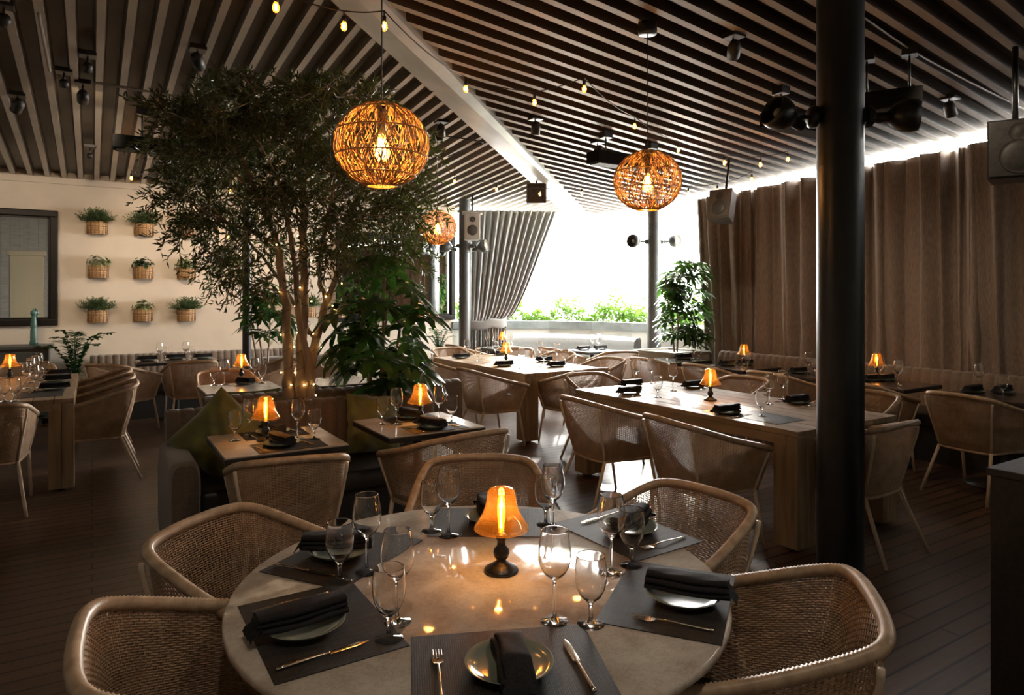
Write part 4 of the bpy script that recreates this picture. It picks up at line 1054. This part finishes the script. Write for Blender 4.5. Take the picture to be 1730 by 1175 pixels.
schefflera('schefflera', 'light green schefflera beside the slim dark column behind the olive tree', (x, y, 0), (.3, .55, .55, 0), [(445, 510, 28, 25, 12), (430, 545, 16, 25, 8), (470, 545, 25, 25, 12), (450, 490, 18, 12, 5)], 3, .15, 6, .8, 8.4, spread=.1)
x, y = D(1158, 9.2)
schefflera('schefflera', 'tall bushy schefflera in a pale box right of the window column', (6.90, 6.80, .80), (0, 0, .0, 0), [(1158, 468, 32, 22, 28), (1158, 510, 34, 25, 38), (1152, 550, 32, 24, 34), (1178, 565, 16, 22, 14), (1165, 450, 18, 8, 8)], 3, .15, 7, .8, 9.35, spread=.12)
o = MB().box(6.62, 7.3, 6.56, 7.35, 0, .78, ch=.01); o.box(6.60, 7.32, 6.54, 6.58, .78, .81).box(6.60, 7.32, 7.33, 7.37, .78, .81).box(6.60, 6.64, 6.58, 7.33, .78, .81).box(7.28, 7.32, 6.58, 7.33, .78, .81)
tag(o.build('planter_box', M['pot']), 'pale box planter at the window end of the curtain-side bench', 'planter')

def zz(name, label, base, pot, n, H, seed, Ls=.055, arch=1):
    rnd = random.Random(seed); b = Vector(base); t = thing(name, label, 'plant', b); st = MB(); lf = MB()
    for i in range(n):
        a = rnd.uniform(0, 2*pi); r = rnd.uniform(.3, 1)*arch; h = H*rnd.uniform(.7, 1)
        P = cr([(0, 0, pot[1]), (cos(a)*.06*r, sin(a)*.06*r, pot[1]+h*.45), (cos(a)*.20*r, sin(a)*.20*r, pot[1]+h*.85), (cos(a)*.36*r, sin(a)*.36*r, pot[1]+h*.92)], 16)
        st.tube(P, [.006*(1-.6*k/15) for k in range(16)], 6)
        for k in range(3, 16):
            d = (P[k]-P[k-1]).normalized(); s = d.cross(Vector((0, 0, 1)))
            if s.length < .05: s = Vector((sin(a), -cos(a), 0))
            s.normalize()
            for sg in (-1, 1): leaf(lf, P[k], (s*sg+d*.5+rv(rnd, .1)), Vector((0, 0, 1)), Ls*rnd.uniform(.8, 1.15), Ls*.45, .15, 2, .2)
    st.build('stem', M['leaf_zz'], t); lf.build('foliage', M['leaf_zz'], t)
    MB().lathe([(0, 0), (pot[0]*.8, 0), (pot[0], pot[1]), (pot[0]*.9, pot[1]), (pot[0]*.88, pot[1]-.03), (0, pot[1]-.03)], 28).build('pot', M['dpot'] if pot[2] else M['pot'], t)
    return t
zz('zz_plant', 'dark arching potted plant beside the slate sideboard', (-.18, 9.98, 0), (.155, .42, 1), 14, .82, 3, .11, 1.25)
x, y = D(742, 10.45)
zz('zz_plant', 'small leafy plant in a pale pot left of the window-side column', (x, y, 0), (.19, .62, 0), 12, .50, 9, .07, .8)

def wall_planter(u, v, kind, label, seed):
    d = (YW-.10)/(FW[1]+RT[1]*(u-U0)/FPX); c = WD(u, v, d); rnd = random.Random(seed)
    t = thing('wall_basket_planter', label, 'wall planter', (c.x, YW-.004, c.z-.09), group='basket planters on the wall')
    r, h = .118, .165; m = MB(); m.lathe([(r*.93, 0), (r, h*.5), (r*1.02, h), (r*.96, h), (r*.9, h-.02)], 24, a0=pi, a1=2*pi)
    m.lathe([(0, .002), (r*.93, 0)], 24, a0=pi, a1=2*pi); m.lathe([(0, h-.02), (r*.97, h-.02)], 24, a0=pi, a1=2*pi)
    bo = m.build('basket', M['basket'], t); m = MB()
    for k in range(8):
        a = pi+pi*(k+.5)/8; m.box(-.003, .003, -.004, .004, 0.002, h-.002, mx=T((r*1.0*cos(a), r*1.0*sin(a), 0), a+pi/2))
    for zb in (.3, .62):
        rr_ = r*(.93+.07*min(1, zb*2)+.02*max(0, zb*2-1))+.0015
        m.tube([(rr_*cos(pi+pi*q/16), rr_*sin(pi+pi*q/16), h*zb) for q in range(17)], .003, 6)
    m.build('woven_band', M['basket_band'], bo)
    lf = MB(); c0 = Vector((0, -r*.45, h-.01))
    if kind == 'fern':
        for _ in range(190):
            a = rnd.uniform(pi*.97, 2.03*pi); e = rnd.uniform(.25, 1.5); L = rnd.uniform(.12, .22)
            d = Vector((cos(a)*cos(e)*1.05, sin(a)*cos(e)*.75, sin(e)*.95)); p = c0+Vector((rnd.uniform(-.07, .07), rnd.uniform(-.04, .02), 0))
            for f in (.3, .5, .7, .85, 1.0):
                q = p+d*L*f-Vector((0, 0, .12*L*f*f))
                if q.y > -.004: q.y = -.004
                for _k in range(3):
                    dd = d+rv(rnd, .5)
                    if q.y > -.05: dd.y = -abs(dd.y)
                    leaf(lf, q, dd, rv(rnd), rnd.uniform(.022, .04), .007, .2, 1)
        mm = 'leaf_fern'
    else:
        for _ in range(46):
            a = rnd.uniform(pi, 2*pi); e = rnd.uniform(.1, 1.4); L = rnd.uniform(.05, .135)
            q = c0+Vector((cos(a)*cos(e)*L*1.25, sin(a)*cos(e)*L*.7, sin(e)*L+.0)); q.y = min(q.y, -.02)
            ax = (q-c0).normalized(); s = ax.orthogonal().normalized(); s2 = ax.cross(s)
            for k in range(6): 
                b_ = k*pi/3+rnd.uniform(0, .5); dd = s*cos(b_)+s2*sin(b_)+ax*.5
                if q.y > -.06: dd.y = -abs(dd.y)*.5
                leaf(lf, q, dd, ax, rnd.uniform(.028, .04), .022, .2, 2)
        mm = 'leaf_pale' if kind == 'pale' else 'leaf_schef'
    lf.build('foliage', M[mm], t)
for i, (u, v, k, w_) in enumerate([(164, 384, 'fern', 'feathery green plant, top row left, next to the mirror'), (244, 387, 'fern', 'feathery green plant, top row second from the mirror'), (317, 390, 'fern', 'plant, top row, half hidden by olive leaves'),
        (166, 458, 'pale', 'pale rosette plant, middle row left, next to the mirror'), (243, 460, 'green', 'round-leaved dark green plant, centre of the middle row'), (316, 461, 'pale', 'pale rosette plant, middle row, touching the olive leaves'),
        (165, 534, 'fern', 'feathery blue-green plant, bottom row left, next to the mirror'), (242, 532, 'pale', 'pale rosette plant, centre of the bottom row'), (316, 532, 'fern', 'feathery blue-green plant, bottom row right, below the olive branch'),
        (574, 527, 'pale', 'plant seen right of the olive tree trunks'), (523, 527, 'fern', 'plant seen between the olive tree trunks')]):
    wall_planter(u, v, k, 'wall basket with %s' % w_, 40+i)

# hedge outside the window
rnd = random.Random(5); hg = MB(); hl = MB(); WPs = smooth(WP, 60)
for i in range(9000):
    k = rnd.randrange(len(WPs)-1); f = rnd.random(); off = offs(WPs, -rnd.uniform(.12, .55)) if False else None
    a = Vector(WPs[k]); b = Vector(WPs[k+1]); tdir = (b-a).normalized(); nn = Vector((-tdir.y, tdir.x)); p = a.lerp(b, f)+nn*rnd.uniform(.10, .60)
    hmax = .22+.12*sin(k*.55)+.10*sin(k*1.3+1)+(.28 if k in (8, 9, 10, 11) else 0)+(.14 if 27 < k < 30 or 38 < k < 44 else 0)
    z = 1.08+max(.04, hmax)*1.25*rnd.random()**.7
    leaf(hl, Vector((p.x, p.y, z)), rv(rnd)+Vector((0, 0, .4)), rv(rnd), rnd.uniform(.05, .09), rnd.uniform(.02, .035), .2, 1)
o = hl.build('hedge', M['leaf_hedge']); tag(o, 'sunlit green hedge foliage along the outside of the window ledge', 'hedge'); o['kind'] = 'stuff'
struct(bandmesh(WP, -.70, -.26, 0, 1.02).build('outside_planter', M['pot'], fix=True))

# ================================================================ PENDANTS
def pendant(u, v, d, R, label, e):
    c = WD(u, v, d); x, y = c.x, c.y; z = c.z
    f = zl if y > ybL(x) else (zr if y < ybR(x) else (lambda a, b: bz(a, 0)+.0)); zc = f(x, y)
    t = thing('rattan_pendant', label, 'pendant lamp', (x, y, z), group='woven globe pendant lamps')
    m = MB(); rnd = random.Random(int(u)); R2 = R*.90
    def sp(a, h, r=1.0):   # h -1..1
        lat = h*pi/2; k = cos(lat); return Vector((R*r*k*cos(a), R*r*k*sin(a), R2*r*sin(lat)))
    HT, HB = .86, -.80
    # slanting cane strands, two directions, slightly irregular
    for s in (-1, 1):
        n = 84
        for i in range(n):
            a0 = 2*pi*i/n+rnd.uniform(-.03, .03); tw = rnd.uniform(.45, .75)*s; pts = []
            h0 = HB; h1 = HT
            for k in range(15):
                h = h0+(h1-h0)*k/14; pts.append(sp(a0+tw*(h-h0)*1.0+.03*sin(k*1.3+i), h, 1+.006*s+.004*sin(k+i)))
            m.tube(pts, rnd.uniform(.0016, .0026), 4, cap=False)
    m.build('woven_shade', M['cane'], t)
    hp = MB()
    for h in (HT, .55, .18, -.18, -.5, HB):
        hp.tube([sp(2*pi*k/48, h, 1.012) for k in range(48)], .0036, 6, closed=True)
    hp.build('hoop', M['cane'], t)
    top = R2*sin(HT*pi/2)
    s_ = MB(); s_.tube([(0, 0, .05), (0, 0, top)], .0195, 14)
    for k in range(3): a = k*2*pi/3; s_.tube([(0, 0, top), sp(a, HT)], .003, 6)
    s_.build('socket', M['black'], t)
    b = MB().lathe([(0, -.075), (.02, -.072), (.034, -.055), (.038, -.035), (.034, -.005), (.02, .03), (.016, .055)], 20).build('bulb', M['bulb'], t)
    fm = MB()
    for k in range(6):
        a = k*pi/3; fm.tube([(cos(a)*.012, sin(a)*.012, .03), (cos(a)*.018, sin(a)*.018, -.04)], .0035, 6)
    fm.build('filament', M['pfil'], b)
    MB().tube([(0, 0, top-.01), (0, 0, zc-z-.03)], .0035, 6).build('cable', M['cable'], t)
    MB().lathe([(0, zc-z-.075), (.062, zc-z-.075), (.064, zc-z-.07), (.064, zc-z+.0), (0, zc-z+.0)], 28).build('canopy', M['black'], t)
    lamp_point('pendant_glow', (x, y, z-.02), e, (1, .60, .24), .035)
M['pfil'] = emis('pendant_filament', (1, .58, .20), 130)
pendant(645, 246, 3.20, .222, 'woven globe pendant nearest us, in front of the olive tree', 15)
pendant(1094, 306, 4.60, .228, 'woven globe pendant in front of the window column, right of the beam', 13)
pendant(739, 385, 7.58, .212, 'furthest woven globe pendant, left of the window-side column', 11)

# ================================================================ FESTOON STRINGS
def festoon(label, bulbs, ends=None, e=1.0):
    P = [WD(u, v, (z-CAMH)*FPX/(V0-v)) for u, v, z in bulbs]
    t = thing('string_lights', label, 'string lights', P[0]); b0 = P[0]; pts = [p+Vector((0, 0, .085)) for p in P]
    if ends: pts = [WD(*ends[0])]+pts+[WD(*ends[1])]
    w_ = MB(); path = []
    for i in range(len(pts)-1):
        a, b = pts[i], pts[i+1]
        for k in range(8): f = k/8; path.append(a.lerp(b, f)-Vector((0, 0, .07*(b-a).length*4*f*(1-f)*.5))-b0)
    path.append(pts[-1]-b0); w_.tube(path, .004, 6); w_.build('wire', M['cable'], t)
    for p in P:
        q = p-b0
        s_ = MB().tube([(q.x, q.y, q.z+.085), (q.x, q.y, q.z+.05)], .004, 6); s_.tube([(q.x, q.y, q.z+.055), (q.x, q.y, q.z+.024)], .0125, 10)
        so_ = s_.build('lamp_holder', M['black'], t)
        b = MB().lathe([(0, -.03), (.01, -.028), (.019, -.012), (.0195, 0), (.014, .016), (.011, .025)], 14, mx=T(q)).build('bulb', M['bulb'], t)
        MB().lathe([(0, -.022), (.009, -.013), (.0105, .0), (.007, .014), (0, .018)], 8, mx=T(q)).build('filament', M['filament_soft'], b)
        lamp_point('string_glow', p+Vector((0, 0, -.0)), e*.55, (1, .55, .2), .012)
festoon('string lights looping from the beam past the middle pendant to the curtains',
    [(466, 12, 3.1), (581, 44, 3.1), (649, 44, 3.1), (787, 150, 3.1), (903, 173, 3.1), (987, 150, 3.12), (1072, 213, 3.1), (1146, 253, 3.05), (1224, 275, 2.98), (1285, 278, 2.98), (1331, 269, 3.0)], e=1)
festoon('string lights crossing the far end of the beam below the small grey speaker',
    [(768, 307, 3.0), (839, 320, 2.98), (912, 328, 2.95), (983, 327, 2.92), (1163, 326, 2.84), (1212, 322, 2.84), (1270, 303, 2.86)], e=1)
festoon('string lights along the planter wall behind the olive tree crown', [(222, 301, 2.95), (308, 317, 2.95), (388, 323, 2.95), (470, 326, 2.95)], e=1.2)
festoon('single low string light bulb hanging inside the olive tree crown', [(386, 400, 2.40), (455, 372, 2.55)], e=1)

# ================================================================ SPEAKERS, HEATERS, SPOTS
def hang(u, v, f, dz=0): p = WC(u, v, f); return p
def wedge_speaker(p, rz, w_, h_, d_, label, m, zc, cat='speaker', tilt=0):
    t = thing('loudspeaker', label, cat, p, rz); t.rotation_euler = (tilt, 0, rz)
    poly = [(-w_/2, 0), (w_/2, 0), (w_*.32, d_), (-w_*.32, d_)]
    b = MB(); b.prism(poly, -h_/2, h_/2)
    b.build('cabinet', m, t)
    g = MB().box(-w_/2+.012, w_/2-.012, -.012, 0, -h_/2+.012, h_/2-.012, ch=.004).build('grille', M['satin_black'] if m is M['black'] else m, t)
    MB().lathe([(0, .012), (w_*.15, .012), (w_*.26, .004), (w_*.30, .0), (w_*.32, .003)], 28, mx=T((0, -.013, -h_*.14), 0, 1, pi/2)).build('woofer', M['satin_black' if m is M['black'] else 'grey_steel'], t)
    MB().lathe([(0, .008), (w_*.08, .006), (w_*.16, .0), (w_*.17, .003)], 24, mx=T((0, -.013, h_*.27), 0, 1, pi/2)).build('tweeter', M['satin_black' if m is M['black'] else 'grey_steel'], t)
    return t
def bracket(t, a, b, r=.012): MB().tube([a, b], r, 8).build('bracket', M['black'], t)
p = WD(1722, 250, 4.6); t = wedge_speaker(p, radians(-60), .36, .40, .30, 'large black loudspeaker hanging at the upper right corner', M['black'], 0); bracket(t, (0, .15, .2), (0, .15, zr(p.x, p.y)-p.z-.01), .02)
p = WD(1215, 344, 7.6); t = wedge_speaker(p, radians(-75), .27, .34, .22, 'grey loudspeaker tilted below the curtain-top light strip', M['spk_grey'], 0, tilt=radians(-14)); bracket(t, (0, .12, .16), (0, .12, zr(p.x, p.y)-p.z), .014)
p = WD(798, 383, 10.7); t = wedge_speaker(p, radians(-28), .26, .42, .2, 'white loudspeaker mounted on the column beside the gathered curtain', M['spk_white'], 0); bracket(t, (0, .1, .2), (0, .14, zl(p.x, p.y)-p.z), .014)
MB().box(-.16, .16, -.08, .24, .21, .235).build('top_bracket', M['spk_white'], t)
p = WD(906, 328, 9.6)
t = thing('box_speaker', 'small grey box speaker on the ceiling beside the far end of the beam', 'speaker', p, radians(-32))
MB().box(-.14, .14, -.1, .1, -.14, .14, ch=.008).build('cabinet', M['spk_grey'], t); MB().box(-.125, .125, -.106, -.1, -.125, .125).build('grille', M['heater'], t)
bracket(t, (0, 0, .13), (0, 0, zl(p.x, p.y)-p.z), .014)

def heater(u, v, z, L, label, rz, face=0):
    d = (z-CAMH)*FPX/(V0-v); p = WD(u, v, d); t = thing('ceiling_heater', label, 'heater', p, rz, group='infrared ceiling heaters')
    MB().box(-L/2, L/2, -.1, .1, 0, .12, ch=.006).build('housing', M['heater_body'], t)
    MB().box(-L/2+.03, L/2-.03, -.08, .08, -.012, 0).build('grille', M['heater'], t)
    f = zl if p.y > ybL(p.x) else zr
    for x in (-L*.32, L*.32):
        q = Matrix.Rotation(rz, 3, 'Z') @ Vector((x, 0, 0)); zc = f(p.x+q.x, p.y+q.y)-p.z
        br = MB().tube([(x, 0, .11), (x, 0, zc+.01)], .008, 8); br.box(x-.05, x+.05, -.05, .05, zc-.06, zc+.02); br.build('hanger', M['black'], t)
    return t
heater(325, 264, 2.95, 1.35, 'long black infrared heater on the left ceiling above the planter wall', 0)
heater(1063, 283, 2.95, 1.0, 'grey infrared heater hanging behind the middle pendant lamp', 0)
heater(1352, 222, 2.98, .8, 'dark infrared heater hanging left of the black column top', 0)
heater(1500, 185, 2.92, .42, 'black heater with a warm-lit louvre right of the black column', radians(-60))

def can_spot(p, to, label, r=.045, L=.13, lit=False, m='satin_black', ceil=None, grp='ceiling spotlights'):
    p = Vector(p); t = thing('spotlight', label, 'spotlight', p, group=grp)
    q = (Vector(to)-p).to_track_quat('-Z', 'Y').to_matrix().to_4x4()
    MB().lathe([(0, L*.55), (r*.7, L*.5), (r, L*.2), (r, -L*.45), (r*.92, -L*.45), (r*.9, -L*.3), (0, -L*.3)], 22, mx=q).build('housing', M[m], t)
    MB().lathe([(0, -L*.34), (r*.86, -L*.34)], 20, mx=q).build('lens', M['spot_on'] if lit else M['grey_steel'], t)
    if ceil is not None:
        MB().tube([(0, 0, L*.2), (0, .01, ceil-p.z)], .008, 8).build('stem', M['black'], t)
        MB().box(-.06, .06, -.06, .06, ceil-p.z-.018, ceil-p.z+.02, ch=.005).build('mounting_plate', M['black'], t)
    return t
def cs(u, v, f, to, label, drop=.10, **k):
    c = WC(u, v, f); can_spot((c.x, c.y, c.z-drop), to, label, ceil=f(c.x, c.y), **k)
cs(140, 140, zl, (-.1, 10.5, 1.9), 'lit spotlight on a conduit at the left ceiling, shining at the wall', lit=True, drop=.12)
cs(334, 82, zl, (2.5, 10, .8), 'dark tubular ceiling spotlight above the olive tree crown')
cs(30, 160, zl, (-2, 10.5, 1), 'grey tubular ceiling spotlight at the far left')
cs(148, 92, zl, (0, 9, 1.5), 'small double-winged ceiling spotlight upper left', r=.035, L=.07)
cs(108, 120, zl, (0, 9, 1.5), 'small flat dark ceiling fitting at the upper left', r=.035, L=.05)
cs(152, 248, zl, (0, 10, 1), 'small dark ceiling fitting above the left heater end', r=.03, L=.05)
cs(905, 200, zr, (4, 6.5, .7), 'dark tubular ceiling spotlight right of the beam, below a string bulb')
cs(1240, 60, zr, (6.5, 6, 1.2), 'ceiling spotlight near the top, left of the black column')
cs(745, 205, zl, (4, 8, .8), 'small ceiling spotlight just right of the nearest pendant')
cs(1010, 240, zr, (5, 9, 1), 'ceiling spotlight stub beside the grey heater')
cs(6, 8, zl, (-2, 9, 1), 'dark fitting in the top left corner of the picture', r=.04, L=.07)
cs(1605, 165, zr, (7.3, 3, 1.5), 'ceiling spotlight between the heater and the black loudspeaker')

def bowl_spot(loc, to, label, s=1.0, col='black', lit=False, arm=None):
    p = Vector(loc); t = thing('adjustable_spotlight', label, 'spotlight', p, group='adjustable bowl spotlights on the columns')
    q = (Vector(to)-p).to_track_quat('-Z', 'Y').to_matrix().to_4x4(); k = s
    MB().lathe([(0, .15*k), (.024*k, .147*k), (.031*k, .13*k), (.031*k, .07*k), (.046*k, .052*k), (.072*k, .028*k), (.088*k, -.008*k), (.094*k, -.05*k), (.088*k, -.09*k), (.083*k, -.088*k), (.088*k, -.05*k), (.07*k, .015*k), (0, .035*k)], 26, mx=q).build('shade', M[col], t)
    MB().sphere(q @ Vector((0, 0, -.035*k)), .032*k, 14, 10).build('bulb', M['spot_on'] if lit else M['plate'], t)
    if arm:
        a = Vector(arm)-p; MB().tube([q @ Vector((0, 0, .07*k)), a*.6, a], .012*k, 8).build('arm', M[col], t)
        MB().sphere(a, .032*k, 12, 8).build('wall_joint', M[col], t)
    return t
# spots clamped to the thick black column
pc = Vector((3.63, 2.30, 0)); zz_ = 2.60
rt = Vector((RT[0], RT[1], 0)); fw = Vector((FW[0], FW[1], 0))
for sx, lab in ((-1, 'black bowl spotlight on the left of the thick black column'), (1, 'black bowl spotlight on the right of the thick black column')):
    a = pc+rt*(.14*sx)+Vector((0, 0, zz_)); b = pc+rt*(.33*sx)+fw*(-.02)+Vector((0, 0, zz_+.0))
    bowl_spot(b, b+rt*(.3*sx)+Vector((0, 0, .12 if sx < 0 else .0))-fw*.1, lab, 1.0, 'black', arm=a)
    t = thing('round_junction_box', 'round black junction plate on the %s side of the thick black column' % ('left' if sx < 0 else 'right'), 'junction box', a)
    MB().lathe([(0, 0), (.062, 0), (.062, .03), (.045, .045), (0, .045)], 24, mx=(rt*sx).to_track_quat('Z', 'Y').to_matrix().to_4x4()).build('cover', M['dark_steel'], t)
cxx = D(1105, 10.3); pc2 = Vector((cxx[0], cxx[1], 0))
for sx, lab, lit in ((-1, 'dark spotlight on the left of the window column', False), (1, 'lit spotlight on the right of the window column', True)):
    a = pc2+rt*(.12*sx)+Vector((0, 0, 2.40)); b = pc2+rt*(.28*sx)+Vector((0, 0, 2.41)); bowl_spot(b, b+rt*(.3*sx)-fw*.25, lab, 1.1, 'grey_steel', lit, a)
cxx = D(785, 11.15); pc3 = Vector((cxx[0], cxx[1], 0))
for sx, lab, lit in ((-1, 'grey spotlight on the left of the column beside the gathered curtain', False), (1, 'warm-lit spotlight on the right of the column beside the gathered curtain', True)):
    a = pc3+rt*(.11*sx)+Vector((0, 0, 2.40)); b = pc3+rt*(.28*sx)-fw*.05+Vector((0, 0, 2.38)); bowl_spot(b, b+rt*(.3*sx)-fw*.1+Vector((0, 0, .1)), lab, 1.1, 'grey_steel', lit, a)

def wire(name, label, pts, r, m, cat='cable'):
    tag(MB().tube([Vector(p) for p in cr(pts, 8*len(pts))], r, 6).build(name, M[m]), label, cat)
a = WC(158, 132, zl); b = WC(395, 172, zl); c = WC(250, 148, zl); dn = Vector((0, 0, -.035))
wire('conduit_pipe', 'pale conduit pipe crossing the left ceiling ribs from the lit spotlight', [a+dn, c+dn, b+dn], .012, 'conduit', 'conduit')
a = WC(65, 14, zl); b = WC(84, 112, zl); wire('conduit_pipe', 'short thin pipe along a rib at the upper left ceiling', [a+dn, (a+b)/2+dn, b+dn], .012, 'conduit', 'conduit')
wire('ceiling_cable', 'thin pale cable running along the right ceiling toward the black loudspeaker', [WC(u, v, zr)+Vector((0, 0, -.02)) for u, v in ((1456, 22), (1540, 80), (1620, 125), (1729, 180))], .006, 'conduit')
wire('ceiling_cable', 'dark cable draped across the flat beam', [WC(u, v, zl)+Vector((0, 0, -.05)) for u, v in ((727, 146), (757, 142), (782, 143))], .005, 'cable')
wire('ceiling_cable', 'dark cable on the left ceiling right of the nearest pendant', [WC(u, v, zl)+Vector((0, 0, -.02)) for u, v in ((742, 226), (780, 231), (815, 238), (800, 243), (757, 262))], .008, 'cable')

# room light: warm washes from the lit ceiling spots
c = WC(140, 140, zl); lamp_spot('spot_wash', (c.x+.03, c.y+.1, c.z-.2), (.35, 10.4, 2.0), 45, (1, .76, .52), 75, .9)
for x, y, tx, ty, tz, e in ((1.0, 8.6, 1.0, 10.5, 1.9, 60), (2.6, 8.6, 2.6, 10.5, 1.9, 55), (-1.6, 7.6, -1.0, 10.5, 1.6, 60), (4.4, 4.2, 6.9, 4.6, .9, 60), (4.6, 2.2, 7.0, 2.6, .9, 30), (3.2, 6.9, 4.3, 7.2, .7, 60)):
    f = zl if y > ybL(x) else zr; z = f(x, y)
    can_spot((x, y, z-.1), (tx, ty, tz), 'lit ceiling spotlight above %s' % {60: 'the room'}.get(0, 'x'), ceil=z, lit=True) if False else None
    lamp_spot('spot_wash', (x, y, z-.14), (tx, ty, tz), e, (1, .78, .55), 80, .9)
# two fill lights added over the round table, above the frame, without fixtures
for x, y, e in ((.2, .4, 26), (1.6, .6, 22)):
    lamp_spot('spot_wash', (x, y, zr(x, y)-.12), (RX, RY+.3, .7), e, (1, .84, .66), 85, 1)
